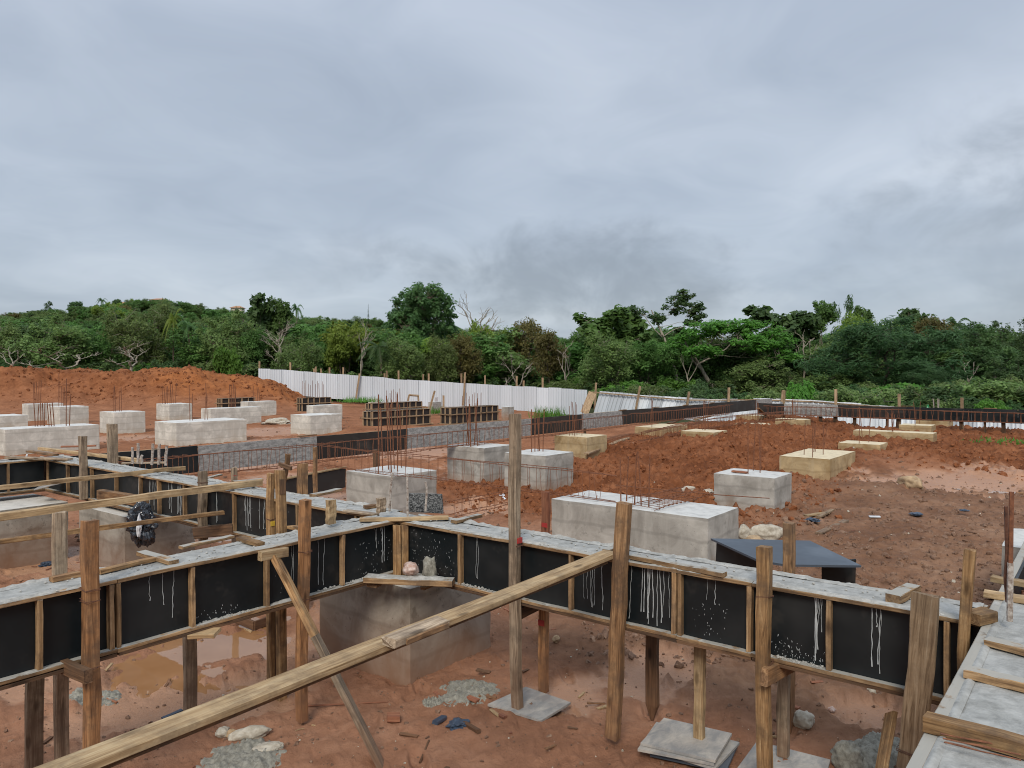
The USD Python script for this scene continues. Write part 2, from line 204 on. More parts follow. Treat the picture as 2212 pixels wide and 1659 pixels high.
STONE = fresh('white_stone', (0.25, 0.21, 0.155), (0.45, 0.405, 0.325), 0.9, 14.0)
STONE_T = fresh('tan_stone', (0.22, 0.14, 0.075), (0.40, 0.28, 0.16), 0.9, 9.0)
BRICK = fresh('broken_brick', (0.26, 0.11, 0.06), (0.50, 0.40, 0.34), 0.9, 22.0)
RUST = fresh('rusty_steel', (0.085, 0.030, 0.014), (0.20, 0.075, 0.032), 0.85, 30.0)
RUST_D = fresh('rusty_steel_dark', (0.05, 0.022, 0.013), (0.125, 0.05, 0.026), 0.85, 30.0)
RUST_M = fresh('mortared_steel', (0.12, 0.07, 0.045), (0.42, 0.38, 0.33), 0.9, 40.0)
def plain(name, c, rough=0.6, metal=0.0, spec=0.4):
    return mat(name, {'ge': ('geometry', {}), 'n': ('noise_texture', {'scale': 5.0, 'detail': 4.0}), 'r': ('rgb_ramp', {'ramp': [(0.3, tuple(0.82 * x for x in c)), (0.7, tuple(min(1, 1.12 * x) for x in c))]}), 'p': ('principled_bsdf', {'roughness': rough, 'metallic': metal, 'specular_ior_level': spec})},
               [('ge.position', 'n.vector'), ('n.fac', 'r.fac'), ('r.color', 'p.base_color')])
DRIP = plain('cement_drip', (0.36, 0.375, 0.37), 0.85)
RED_PAINT = plain('red_paint', (0.32, 0.03, 0.025), 0.6)
YEL_PAINT = plain('yellow_paint', (0.55, 0.36, 0.04), 0.7)
BAG = plain('black_plastic_bag', (0.018, 0.021, 0.026), 0.22, 0.0, 0.6)
BAG_W = plain('white_cement_on_plastic', (0.50, 0.51, 0.52), 0.7)
BLUE = plain('blue_plastic', (0.035, 0.05, 0.075), 0.4)
def sheet_m(name, c, r, mt): return mat(name, {'ge': ('geometry', {}), 'm': ('mapping', {'mapping_type': 'point', 'scale': (0.5, 0.5, 0.12)}), 'n': ('noise_texture', {'scale': 1.0, 'detail': 3.0}), 'r': ('rgb_ramp', {'ramp': [(0.3, tuple(0.90 * x for x in c)), (0.7, c)]}), 'oi': ('object_info', {}), 'ov': ('map_range', {'from_min': 0, 'from_max': 1, 'to_min': 0.86, 'to_max': 1.0}), 'hs': ('hsv', {}), 'p': ('principled_bsdf', {'roughness': r, 'metallic': mt})}, [('ge.position', 'm.vector'), ('m.vector', 'n.vector'), ('n.fac', 'r.fac'), ('oi.random', 'ov.value'), ('ov.result', 'hs.value'), ('r.color', 'hs.color'), ('hs.color', 'p.base_color')])
SHEET = sheet_m('galvanized_sheet', (0.55, 0.58, 0.61), 0.42, 0.05)
SHEET_W = sheet_m('white_fence_sheet', (0.57, 0.60, 0.63), 0.5, 0.0)
SHEET_B = sheet_m('bright_fence_sheet', (0.78, 0.81, 0.84), 0.42, 0.03)
ROOF = plain('clay_roof', (0.36, 0.20, 0.12), 0.9); WALL = plain('house_wall', (0.55, 0.48, 0.38), 0.9); PANE = plain('window_dark', (0.05, 0.055, 0.06), 0.2)
BOTTLE = mat('green_bottle_plastic', {'p': ('principled_bsdf', {'base_color': (0.02, 0.30, 0.09), 'roughness': 0.15, 'transmission_weight': 0.45})}, [])
LABELM = plain('bottle_label', (0.05, 0.22, 0.10), 0.5)

def soil():
    n = {'ge': ('geometry', {}), 'zn': ('attribute', {'attribute': 'zone'}), 'z2': ('attribute', {'attribute': 'zone_far'}), 's1': ('separate_color', {}), 's2': ('separate_color', {}),
         'nb': ('noise_texture', {'scale': 0.9, 'detail': 6.0, 'roughness': 0.6}), 'nm': ('noise_texture', {'scale': 6.5, 'detail': 8.0, 'roughness': 0.66, 'distortion': 0.4}), 'nf': ('noise_texture', {'scale': 42.0, 'detail': 6.0, 'roughness': 0.7}),
         'base': ('rgb_ramp', {'ramp': [(0.30, (0.145, 0.066, 0.037)), (0.5, (0.252, 0.122, 0.070)), (0.70, (0.345, 0.184, 0.112))]}),
         'red': ('rgb_ramp', {'ramp': [(0.32, (0.072, 0.022, 0.008)), (0.5, (0.165, 0.061, 0.026)), (0.68, (0.275, 0.114, 0.053))]}),
         'silt': ('rgb_ramp', {'ramp': [(0.3, (0.29, 0.145, 0.076)), (0.7, (0.41, 0.225, 0.13))]}),
         'mud': ('rgb_ramp', {'ramp': [(0.30, (0.085, 0.042, 0.024)), (0.5, (0.165, 0.088, 0.051)), (0.7, (0.26, 0.158, 0.10))]}),
         'org': ('rgb_ramp', {'ramp': [(0.34, (0.17, 0.055, 0.018)), (0.66, (0.34, 0.130, 0.046))]}),
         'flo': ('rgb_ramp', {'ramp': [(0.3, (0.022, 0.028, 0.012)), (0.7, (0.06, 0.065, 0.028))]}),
         'm1': ('mix_color', {}), 'm2': ('mix_color', {}), 'm3': ('mix_color', {}), 'm4': ('mix_color', {}), 'm5': ('mix_color', {}),
         'md': ('mix_float', {'fac': 0.42}), 'spk': ('map_range', {'from_min': 0.66, 'from_max': 0.74, 'to_min': 0, 'to_max': 0.55, 'clamp': True}), 'm6': ('mix_color', {'b': (0.42, 0.33, 0.25)}),
         'ro': ('map_range', {'from_min': 0, 'from_max': 1, 'to_min': 0.88, 'to_max': 0.46, 'clamp': True}), 'wet': ('math', {'math_type': 'multiply_add', 'value2': 0.28}),
         'rn': ('math', {'math_type': 'multiply_add', 'value2': 0.5, 'value3': -0.25}), 'rs': ('math', {'math_type': 'add', 'use_clamp': True}), 'mw': ('math', {'math_type': 'multiply_add', 'value2': 0.55}), 'mx2': ('math', {'math_type': 'maximum'}),
         'b1': ('bump', {'strength': 0.65, 'distance': 0.05}), 'b2': ('bump', {'strength': 0.8, 'distance': 0.014}), 'sp': ('math', {'math_type': 'multiply_add', 'value2': 0.3, 'value3': 0.06}), 'p': ('principled_bsdf', {})}
    l = [('s1.g', 'sp.value1'), ('sp.value', 'p.specular_ior_level'), ('ge.position', 'nb.vector'), ('ge.position', 'nm.vector'), ('ge.position', 'nf.vector'), ('zn.color', 's1.color'), ('z2.color', 's2.color'), ('nb.fac', 'md.a'), ('nm.fac', 'md.b')]
    for r in ('base', 'red', 'silt', 'mud', 'org', 'flo'): l.append(('md.result', r + '.fac'))
    l += [('base.color', 'm1.a'), ('red.color', 'm1.b'), ('s1.r', 'm1.fac'), ('m1.result', 'm2.a'), ('mud.color', 'm2.b'), ('s1.b', 'm2.fac'), ('m2.result', 'm3.a'), ('silt.color', 'm3.b'), ('s1.g', 'm3.fac'), ('m3.result', 'm4.a'), ('org.color', 'm4.b'), ('s2.r', 'm4.fac'),
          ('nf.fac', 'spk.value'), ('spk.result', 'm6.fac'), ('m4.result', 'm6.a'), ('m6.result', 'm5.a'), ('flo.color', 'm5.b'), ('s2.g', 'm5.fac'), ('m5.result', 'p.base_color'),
          ('s1.b', 'mw.value1'), ('s1.g', 'mw.value3'), ('s1.g', 'mx2.value1'), ('mw.value', 'mx2.value2'), ('mx2.value', 'ro.value'), ('nm.fac', 'rn.value1'), ('ro.result', 'rs.value1'), ('rn.value', 'rs.value2'), ('rs.value', 'p.roughness'),
          ('nm.fac', 'b1.height'), ('nf.fac', 'b2.height'), ('b1.normal', 'b2.normal'), ('b2.normal', 'p.normal')]
    for k in ('wet',): n.pop(k)
    return mat('red_soil', n, l)
SOIL = soil()
CLOD = mat('soil_clod', {'ge': ('geometry', {}), 'oi': ('object_info', {}), 'n': ('noise_texture', {'scale': 9.0, 'detail': 6.0, 'roughness': 0.65}), 'r': ('rgb_ramp', {'ramp': [(0.3, (0.075, 0.024, 0.009)), (0.5, (0.17, 0.058, 0.021)), (0.72, (0.28, 0.11, 0.044))]}), 'p': ('principled_bsdf', {'roughness': 0.85, 'specular_ior_level': 0.2})},
           [('ge.position', 'n.vector'), ('n.fac', 'r.fac'), ('r.color', 'p.base_color')])
CLOD_B = mat('soil_clod_brown', {'ge': ('geometry', {}), 'n': ('noise_texture', {'scale': 14.0, 'detail': 6.0, 'roughness': 0.65}), 'r': ('rgb_ramp', {'ramp': [(0.3, (0.09, 0.05, 0.032)), (0.55, (0.17, 0.098, 0.062)), (0.75, (0.27, 0.18, 0.12))]}), 'p': ('principled_bsdf', {'roughness': 0.8, 'specular_ior_level': 0.25})},
             [('ge.position', 'n.vector'), ('n.fac', 'r.fac'), ('r.color', 'p.base_color')])
WATER = mat('muddy_water', {'ge': ('geometry', {}), 'n': ('noise_texture', {'scale': 1.4, 'detail': 3.0}), 'r': ('rgb_ramp', {'ramp': [(0.3, (0.235, 0.112, 0.044)), (0.7, (0.31, 0.162, 0.078))]}), 'nb': ('noise_texture', {'scale': 7.0, 'detail': 2.0}), 'bp': ('bump', {'strength': 0.03, 'distance': 0.01}), 'p': ('principled_bsdf', {'roughness': 0.02, 'ior': 1.4, 'specular_ior_level': 0.9})},
            [('ge.position', 'n.vector'), ('n.fac', 'r.fac'), ('r.color', 'p.base_color'), ('ge.position', 'nb.vector'), ('nb.fac', 'bp.height'), ('bp.normal', 'p.normal')])
def leafmat(name, dark, mid, light, trans=0.3):
    return mat(name, {'ge': ('geometry', {}), 'oi': ('object_info', {}), 'n': ('noise_texture', {'scale': 0.55, 'detail': 3.0}), 'w': ('white_noise_texture', {'dimensions': '1D'}), 'k': ('mix_float', {'fac': 0.45}), 'r': ('rgb_ramp', {'ramp': [(0.22, dark), (0.5, mid), (0.80, light)]}),
                      'hv': ('map_range', {'from_min': 0, 'from_max': 1, 'to_min': 0.78, 'to_max': 1.22}), 'hh': ('map_range', {'from_min': 0, 'from_max': 1, 'to_min': 0.485, 'to_max': 0.512}), 'hs': ('hsv', {}),
                      'p': ('principled_bsdf', {'roughness': 0.55, 'specular_ior_level': 0.25}), 't': ('translucent_bsdf', {}), 'x': ('mix_closure', {'fac': trans})},
               [('ge.position', 'n.vector'), ('ge.random_per_island', 'k.b'), ('n.fac', 'k.a'), ('k.result', 'r.fac'), ('oi.random', 'hv.value'), ('oi.random', 'hh.value'), ('hv.result', 'hs.value'), ('hh.result', 'hs.hue'), ('r.color', 'hs.color'), ('hs.color', 'p.base_color'), ('hs.color', 't.color'), ('p.BSDF', 'x.closure1'), ('t.BSDF', 'x.closure2')], surface='x.closure')
L_DARK = leafmat('leaf_dark', (0.057, 0.108, 0.034), (0.129, 0.221, 0.065), (0.241, 0.374, 0.123), 0.45)
L_OLIVE = leafmat('leaf_olive', (0.110, 0.164, 0.046), (0.223, 0.325, 0.095), (0.382, 0.512, 0.173), 0.45)
L_MID = leafmat('leaf_mid', (0.075, 0.154, 0.034), (0.165, 0.304, 0.075), (0.298, 0.487, 0.130), 0.45)
L_BRIGHT = leafmat('leaf_bright', (0.071, 0.168, 0.023), (0.142, 0.314, 0.046), (0.233, 0.468, 0.089), 0.45)
L_YEL = leafmat('leaf_yellow_green', (0.141, 0.206, 0.029), (0.282, 0.374, 0.063), (0.463, 0.581, 0.123), 0.45)
L_RUST = leafmat('leaf_rust', (0.117, 0.109, 0.030), (0.240, 0.212, 0.062), (0.311, 0.322, 0.096), 0.45)
L_BLUE = leafmat('leaf_deep_green', (0.042, 0.092, 0.030), (0.100, 0.190, 0.066), (0.205, 0.345, 0.125), 0.45)
def bark(name, a, b):
    return mat(name, {'ge': ('geometry', {}), 'm': ('mapping', {'mapping_type': 'point', 'scale': (6, 6, 1.5)}), 'n': ('noise_texture', {'scale': 1.0, 'detail': 5.0}), 'r': ('rgb_ramp', {'ramp': [(0.35, a), (0.65, b)]}), 'p': ('principled_bsdf', {'roughness': 0.9})},
               [('ge.position', 'm.vector'), ('m.vector', 'n.vector'), ('n.fac', 'r.fac'), ('r.color', 'p.base_color')])
BARK = bark('bark_brown', (0.07, 0.05, 0.034), (0.17, 0.13, 0.09)); BARK_P = bark('bark_pale', (0.16, 0.132, 0.10), (0.33, 0.29, 0.225)); BARK_D = bark('bark_dark', (0.03, 0.024, 0.017), (0.085, 0.065, 0.045))
# ------------------------------------------------------------------ terrain
CTRL = np.array([  # x, y, ground level: read where piers, posts and the fence meet the soil
    (0, 0, 0.0), (2, 2.5, 0.03), (2, 5.2, 0.02), (3.5, 6.0, 0.0), (4.9, 3.8, 0.12), (5.3, 2.2, 0.12), (4.7, 0.6, 0.14), (4.7, 4.9, 0.05), (2, 9, 0.05), (4, 11, 0.05), (0, 14, 0.0), (9.5, 10.3, 0.12),
    (8, 6, 0.05), (7.5, 3.5, 0.12), (9.5, 3.5, 0.15), (9.5, 0.8, 0.12), (13.6, 4.7, 0.25), (17.3, 4.8, 0.48), (21.4, 4.7, 0.66), (26, 4.3, 0.60), (30, 5, 0.66), (33, 5, 0.6), (30.4, 9.4, 0.56), (33.5, 11.4, 0.70), (27, 9.7, 0.72),
    (22.5, 9.8, 0.60), (23.2, 12.4, 0.62), (30, 12.8, 0.66), (18.6, 12.2, 0.22), (17, 10, 0.30), (14, 10, 0.12), (14.5, 12.6, 0.02), (12.5, 8.0, 0.15), (18, 8, 0.5), (22, 7, 0.68), (26, 7, 0.66), (15, 2, 0.30), (22, 1, 0.5), (28, 0, 0.55), (32, -2, 0.5),
    (14, 15, 0.05), (22, 16, 0.0), (28, 18, -0.1), (14, 27, 0.05), (9, 28, 0.05), (20, 27, 0.08), (16, 36, -0.08), (24, 27, 0.25), (28, 26, 0.1), (22, 42, 0.0), (32, 43, 0.03), (30, 33, 0.1), (40, 30, -0.3), (10, 45, 0.0), (16, 48, -0.05), (0, 40, 0.0), (-10, 20, 0.0),
    (44, 22, -0.9), (46, 34, -0.5), (52, 33, -0.75), (48, 45, -0.3), (40, 60, 0.0), (40, 8, -0.7), (46, 12, -1.2), (48, 3.6, -1.3), (44, -5, -1.2), (19.9, 11.6, 0.55), (18.3, 10.4, 0.42), (20.6, 10.3, 0.72), (22, 8.5, .76), (24.5, 8.2, .74), (37, 4, 0.0), (37, 10, 0.15), (36, 15, 0.0), (30, -12, 0.2), (10, -10, 0.0), (20, -8, 0.3), (60, 20, -1.6), (60, 50, -1.0)], float)
def base_level(x, y):
    num = np.zeros_like(x); den = np.zeros_like(x)
    for cx, cy, cz in CTRL:
        r2 = (x - cx) ** 2 + (y - cy) ** 2
        w = 1.0 / (r2 + 0.35) ** 1.7
        num += w * cz; den += w
    return num / den
RIDGE = np.array([(-900, 2.75), (0, 2.75), (60, 2.72), (100, 2.6), (190, 2.5), (300, 2.6), (365, 2.66), (430, 2.66), (500, 2.5), (555, 2.05), (600, 1.5), (640, 0.7), (680, 0.0), (720, -1.0)])
HILL = np.array([(-900, 16), (-200, 18), (0, 20.0), (120, 21), (230, 23.5), (330, 25.5), (420, 23.5), (520, 20.5), (600, 19.5), (700, 18.5), (800, 17.5), (900, 16), (1000, 14), (1100, 12), (1200, 9.5), (1300, 7), (1500, 4), (2212, 2), (3200, 2)])
PUD = [np.array([at_z(px, py, 0.0)[:2] for px, py in pts]) for pts in (
    [(205, 1470), (225, 1400), (300, 1345), (430, 1318), (530, 1306), (650, 1300), (668, 1330), (640, 1385), (585, 1440), (545, 1486), (470, 1496), (380, 1480), (290, 1505)],)]
SILT = [(at_z(px, py, zz)[:2], r) for px, py, zz, r in ((1215, 1505, .12, .42), (1250, 1480, .12, .3), (1430, 1440, .12, .55), (1390, 1480, .12, .4), (1880, 1545, .12, .42), (300, 1520, .02, .9), (480, 1500, .02, .8), (640, 1400, 0, .5), (480, 1162, .05, .8), (90, 1480, 0, .6), (100, 1220, 0, 1.0), (750, 1255, 0, .5),
    (640, 1040, .05, 1.6), (560, 1010, .05, 1.6), (1080, 1010, .1, 2.0), (900, 985, .05, 2.0), (780, 985, .05, 1.6), (700, 1080, .05, 1.0), (560, 935, .05, 3), (600, 960, .05, 3), (250, 945, 0, 3), (1040, 1100, .1, 1.0))]
SILT += [(at_z(px, py, zz)[:2], r) for px, py, zz, r in ((1960, 1050, .4, .8), (2040, 1044, .4, 1.2), (2130, 1052, .4, 1.5), (2190, 1040, .4, 1.5), (1905, 1048, .4, .6), (1850, 1030, .4, .4))]
def inside(poly, x, y, soft):
    import shapely
    P = shapely.Polygon(poly); pts = shapely.points(x.ravel(), y.ravel())
    d = shapely.distance(pts, P) - np.where(shapely.contains(P, pts), shapely.distance(pts, P.exterior), 0.0)
    return np.clip(0.5 - d / (2 * soft), 0, 1).reshape(x.shape)
def sm(e0, e1, v):
    t = np.clip((v - e0) / (e1 - e0), 0, 1); return t * t * (3 - 2 * t)
def masks(x, y):
    px, d = polar(x, y)
    P = np.stack([x, y, np.zeros_like(x)], -1)
    wob = (meshkit.fbm(P * 0.35, 3, 5) - 0.5) * 4
    clod = sm(10.5, 12.5, x + wob * 0.4) * sm(3.5, 5.5, y + (x - 12) * -0.02 + wob * 0.3) * (1 - sm(12.6, 13.4, y)) * (1 - sm(36, 39, x))
    clod = np.maximum(clod, sm(19.5, 22, x + wob) * (1 - sm(12.6, 13.4, y)) * (1 - sm(36, 39, x)))
    mud = sm(5.4, 6.5, x) * (1 - sm(4.2, 6.0, y + wob * .3)) * (1 - sm(17, 21, x + wob)) * (1 - clod * .6)
    ridge_t = np.interp(px, RIDGE[:, 0], RIDGE[:, 1])
    mound = sm(53, 60, d + wob * 0.6) * (1 - sm(66, 72, d)) * sm(0.0, 0.6, ridge_t) * (d > 20)
    return px, d, wob, clod, mud, mound, ridge_t
def worley(x, y, s, seed):
    """Rounded clods: distance to the nearest of jittered points, as a bump in [0, 1]."""
    gx, gy = np.floor(x / s), np.floor(y / s); best = np.full(x.shape, 9.0)
    for i in (-1, 0, 1):
        for j in (-1, 0, 1):
            cx, cy = gx + i, gy + j
            q = np.stack([cx, cy, np.full_like(cx, seed)], -1)
            ox = meshkit.noise(q + 0.01, seed); oy = meshkit.noise(q + 0.01, seed + 9); sz = 0.6 + 0.8 * meshkit.noise(q + 0.01, seed + 17)
            best = np.minimum(best, np.hypot(x / s - cx - ox, y / s - cy - oy) / sz)
    return np.clip(1 - best, 0, 1)
def ground(x, y, detail=True, want=False):
    x = np.asarray(x, float); y = np.asarray(y, float)
    px, d, wob, clod, mud, mound, ridge_t = masks(x, y)
    P = np.stack([x, y, np.zeros_like(x)], -1)
    z = base_level(x, y)
    far = sm(40, 75, d)
    # spoil heap along the left
    rz = (meshkit.fbm(P * 0.16, 4, 21) - 0.5)
    up = sm(51.5, 62.5, d + rz * 7); down = 1 - 0.75 * sm(66, 80, d)
    top = ridge_t + rz * 0.5
    lump = np.where(d > 20, np.clip(top - z, 0, None) * up * down, 0) * (1 - sm(660, 700, px))
    z = z + lump
    hill = np.interp(px, HILL[:, 0], HILL[:, 1])
    z = np.where(d > 70, z * (1 - sm(70, 100, d)) + (-1.0) * sm(70, 100, d) + (hill + 1) * sm(100, 330, d), z)
    z = np.where(d < 0.5, np.minimum(z, 0.1), z)
    if detail:
        n1 = meshkit.fbm(P * 1.1, 3, 2) - 0.5; n2 = meshkit.fbm(P * 5.5, 4, 3) - 0.5; n3 = meshkit.fbm(P * 17.0, 3, 4) - 0.5
        near = 1 - sm(18, 30, d)
        silt = np.zeros_like(x)
        for (c, r) in SILT:
            silt = np.maximum(silt, 1 - sm(0.62, 1.0, np.hypot(x - c[0], y - c[1]) / r + n2 * 0.9 + n1 * 0.5))
        rough = 0.075 * n1 + 0.06 * n2 + 0.034 * n3
        rough = rough * (1 - 0.75 * silt)
        w1 = worley(x + n1 * .1, y + n1 * .1, 0.46, 3); w2 = worley(x, y, 0.19, 4)
        z = z + rough
        z = z + clod * (-0.16 + 0.18 * w1 ** 1.3 + 0.15 * w2 + 0.08 * worley(x + 3, y + 1, 0.10, 6) + 0.18 * (meshkit.fbm(P * 1.7, 4, 31) - 0.5) + 0.34 * (meshkit.fbm(P * 0.42, 2, 33) - 0.5)) + mud * (1 - silt) * (0.05 * w2 + 0.10 * (meshkit.fbm(P * 2.6, 4, 35) - 0.5))
        z = z + mound * (0.9 * (meshkit.fbm(P * 0.30, 5, 41) - 0.5) + 0.34 * worley(x + 2 * n1, y + 2 * n1, 1.7, 8) ** 1.4 - 0.15 + 0.20 * w1 + 0.14 * w2 - 0.1)
        pm = inside(PUD[0], x, y, 0.25)
        z = z - pm * (0.085 + 0.0 * n2) + pm * (0.11 * np.clip(n1 + 0.55 * n2 - 0.02, 0, None) * 2.2)
        z = z - 0.025 * silt
        nearm = (d > 1.5) & (d < 16) & (clod < .3)
        if nearm.any():
            fr = np.random.default_rng(8); xs, ys = x[nearm], y[nearm]; dz = np.zeros(len(xs))
            for _ in range(26):                                      # trails of boot prints
                q = at_d(fr.uniform(0, 2212), 800, fr.uniform(3.5, 13))[:2]; h = fr.uniform(0, 6.28)
                for k in range(7):
                    h += fr.normal(0, .15); q = q + .62 * np.array([math.cos(h), math.sin(h)]); sd = (-1) ** k * .11
                    cx, cy = q[0] - sd * math.sin(h), q[1] + sd * math.cos(h); u = (xs - cx) * math.cos(h) + (ys - cy) * math.sin(h); v = -(xs - cx) * math.sin(h) + (ys - cy) * math.cos(h)
                    r2 = (u / .155) ** 2 + (v / .062) ** 2; dz += -.024 * (1 - sm(.5, 1.05, r2)) + .012 * np.exp(-((r2 - 1.6) / .5) ** 2)
            z = z.copy(); z[nearm] += dz
        if want:
            edge = np.clip(1 - np.abs(pm - 0.35) / 0.5, 0, 1) * (pm > 0.02)
            silt = np.clip(np.maximum(silt, 0.75 * edge), 0, 1)
            flat_left = (1 - clod) * (1 - mud) * sm(12, 20, d) * (1 - mound)
            red = np.clip(np.maximum(clod, .95 * mound * sm(52, 56, d)) + 0.35 * flat_left, 0, 1)
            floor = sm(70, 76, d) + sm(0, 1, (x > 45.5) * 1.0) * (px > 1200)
            # heap in front of the fence end is brighter orange
            org = np.clip(mound * (0.05 + 0.75 * sm(290, 360, px) * sm(-.1, .5, wob * .3 + .35)) + lump * .1 * (d > 45), 0, 1) + 0.22 * flat_left
            return z, np.stack([red, silt, mud * 0.9], -1), np.stack([np.clip(org, 0, 1), np.clip(floor, 0, 1), np.zeros_like(x)], -1)
    return z
def gz(x, y): return float(ground(np.array([x]), np.array([y]))[0])
def terrain():
    th_in = np.linspace(-37, 37, 780); th = np.concatenate([np.linspace(-180, -39, 60), th_in, np.linspace(39, 180, 60)])
    r = np.concatenate([np.geomspace(0.05, 1.6, 8)[:-1], np.geomspace(1.6, 9, 210), np.geomspace(9, 42, 440)[1:], np.geomspace(42, 80, 110)[1:], np.geomspace(80, 600, 50)[1:]])
    TH, R = np.meshgrid(np.radians(th), r)
    A = math.radians(YAW) - TH
    x, y = R * np.cos(A), R * np.sin(A)
    z, c1, c2 = ground(x, y, True, True)
    nr, nt = x.shape
    i = np.arange(nr * nt).reshape(nr, nt)
    f = np.stack([i[:-1, :-1], i[:-1, 1:], i[1:, 1:], i[1:, :-1]], -1).reshape(-1, 4)[:, ::-1]
    v = np.stack([x, y, z], -1).reshape(-1, 3)
    g = put(None, 'ground', (v, f), SOIL, W=np.eye(4), smooth=True, prim={'zone': c1.reshape(-1, 3), 'zone_far': c2.reshape(-1, 3)})
    tag(g, 'bare red clay ground of the building site', None, None, 'structure')
terrain()
# muddy pools: flat water where the ground lies lower
def pool(pts, z, name='puddle'):
    p = np.array(pts); c = p.mean(0); q = c + (p - c) * 1.25
    v = np.column_stack([q, np.full(len(q), z)]); v = np.vstack([v, [c[0], c[1], z]])
    n = len(q); f = np.array([[i, (i + 1) % n, n] for i in range(n)])
    if np.cross(v[1, :2] - v[n, :2], v[2, :2] - v[n, :2]) < 0: f = f[:, ::-1]
    return tag(put(None, name, (v, f), WATER), None, None, None, 'structure')
pool(PUD[0], -0.048)
def low_pool(cx, cy, r, drop):                                  # a pool filled a little above the lowest ground of a hollow
    a = np.linspace(0, 2 * np.pi, 20, endpoint=False)
    xs, ys = np.meshgrid(np.linspace(cx - r, cx + r, 15), np.linspace(cy - r, cy + r, 15))
    z = np.quantile(ground(xs.ravel(), ys.ravel()), drop)
    return pool(np.column_stack([cx + r * np.cos(a), cy + r * np.sin(a)]) * 1.0, float(z))
for px, py, zz, r, q in ((2135, 1058, .36, .7, .12), (475, 1160, .04, .6, .35)):
    c = at_z(px, py, zz); low_pool(c[0], c[1], r, q)
# ------------------------------------------------------------------ shapes
def bevel_box(L, w, t, b=0.004, n=4, wob=0.0015, rng=RNG, tip=None, ends=0.004):
    """A sawn board: length L along x from 0, w along y, t along z, chamfered edges, a little warped, ends cut not quite square. tip: sharpened end (fraction of length)."""
    b = min(b, 0.3 * min(w, t))
    prof = np.array([(-w/2+b, -t/2), (w/2-b, -t/2), (w/2, -t/2+b), (w/2, t/2-b), (w/2-b, t/2), (-w/2+b, t/2), (-w/2, t/2-b), (-w/2, -t/2+b)])
    xs = np.linspace(0, L, n); sc = np.ones(n)
    if tip: xs = np.concatenate([[0.0], [L * tip], np.linspace(L * tip, L, n)[1:]]); n = len(xs); sc = np.ones(n); sc[0] = 0.12
    v = []
    bow = rng.uniform(-1, 1, 2) * wob * 2.2 * min(1.5, L)
    for k, x in enumerate(xs):
        u = x / L; c = bow * 4 * u * (1 - u) + rng.uniform(-1, 1, 2) * wob
        p = prof * sc[k] + rng.uniform(-1, 1, (8, 2)) * wob * 0.7 + c
        dx = np.zeros(8)
        if k in (0, n - 1): dx = rng.uniform(-1, 1, 8) * ends * 0.5 + (p @ rng.uniform(-1, 1, 2)) * 0.06
        v.append(np.column_stack([np.full(8, x) + dx, p]))
    v = np.vstack(v); f = []
    for k in range(n - 1):
        for i in range(8):
            a, bb = k * 8 + i, k * 8 + (i + 1) % 8
            f += [(a, bb, bb + 8), (a, bb + 8, a + 8)]
    for i in range(1, 7):
        f.append((0, i + 1, i)); f.append(((n-1)*8, (n-1)*8 + i, (n-1)*8 + i + 1))
    f = np.array(f)[:, ::-1]
    return v, f
def frame(p0, p1, side=None):
    p0, p1 = np.asarray(p0, float), np.asarray(p1, float)
    x = p1 - p0; L = np.linalg.norm(x); x /= L
    s = np.asarray(side if side is not None else ((0, 0, 1.0) if abs(x[2]) < 0.8 else (0, 1.0, 0)), float)
    if side is None and abs(x[2]) < 0.8:
        y = np.cross(s, x); y /= np.linalg.norm(y)
    else:
        y = s - x * (s @ x); y /= np.linalg.norm(y)
    z = np.cross(x, y); M = np.eye(4); M[:3, 0], M[:3, 1], M[:3, 2], M[:3, 3] = x, y, z, p0
    return M, L
def board(parent, name, p0, p1, w, t, m, side=None, **kw):
    """A piece of timber from p0 to p1 (centre line). w across (towards side; level for lying boards), t the other way."""
    M, L = frame(p0, p1, side)
    return put(parent, name, bevel_box(L, w, t, **kw), m, W=M)
def tube(points, r, sides=5, cap=True):
    P = np.asarray(points, float); n = len(P)
    r = np.full(n, r) if np.ndim(r) == 0 else np.asarray(r, float)
    tang = np.gradient(P, axis=0) if n > 2 else np.repeat([P[1] - P[0]], 2, 0)
    tang /= np.maximum(np.linalg.norm(tang, axis=1, keepdims=True), 1e-9)
    ref = np.array([0, 0, 1.0]) if abs(tang[0][2]) < 0.9 else np.array([1.0, 0, 0])
    v = []
    for k in range(n):
        a = np.cross(tang[k], ref); 
        if np.linalg.norm(a) < 1e-3: a = np.cross(tang[k], [0, 1.0, 0])
        a /= np.linalg.norm(a); b = np.cross(tang[k], a); ref = np.cross(a, tang[k])
        th = np.arange(sides) * 2 * np.pi / sides
        v.append(P[k] + r[k] * (np.cos(th)[:, None] * a + np.sin(th)[:, None] * b))
    v = np.vstack(v); f = []
    for k in range(n - 1):
        for i in range(sides):
            a, b = k * sides + i, k * sides + (i + 1) % sides
            f += [(a, b, b + sides), (a, b + sides, a + sides)]
    if cap:
        for i in range(1, sides - 1): f += [(0, i + 1, i), ((n-1)*sides, (n-1)*sides + i, (n-1)*sides + i + 1)]
    f = np.array(f)
    return v, f[:, ::-1] if False else f
def join(parts):
    vs, fs, o = [], [], 0
    for v, f in parts:
        f = np.asarray(f)
        if f.shape[1] == 4: f = np.vstack([f[:, [0, 1, 2]], f[:, [0, 2, 3]]])
        vs.append(np.asarray(v)); fs.append(f + o); o += len(v)
    return np.vstack(vs), np.vstack(fs)
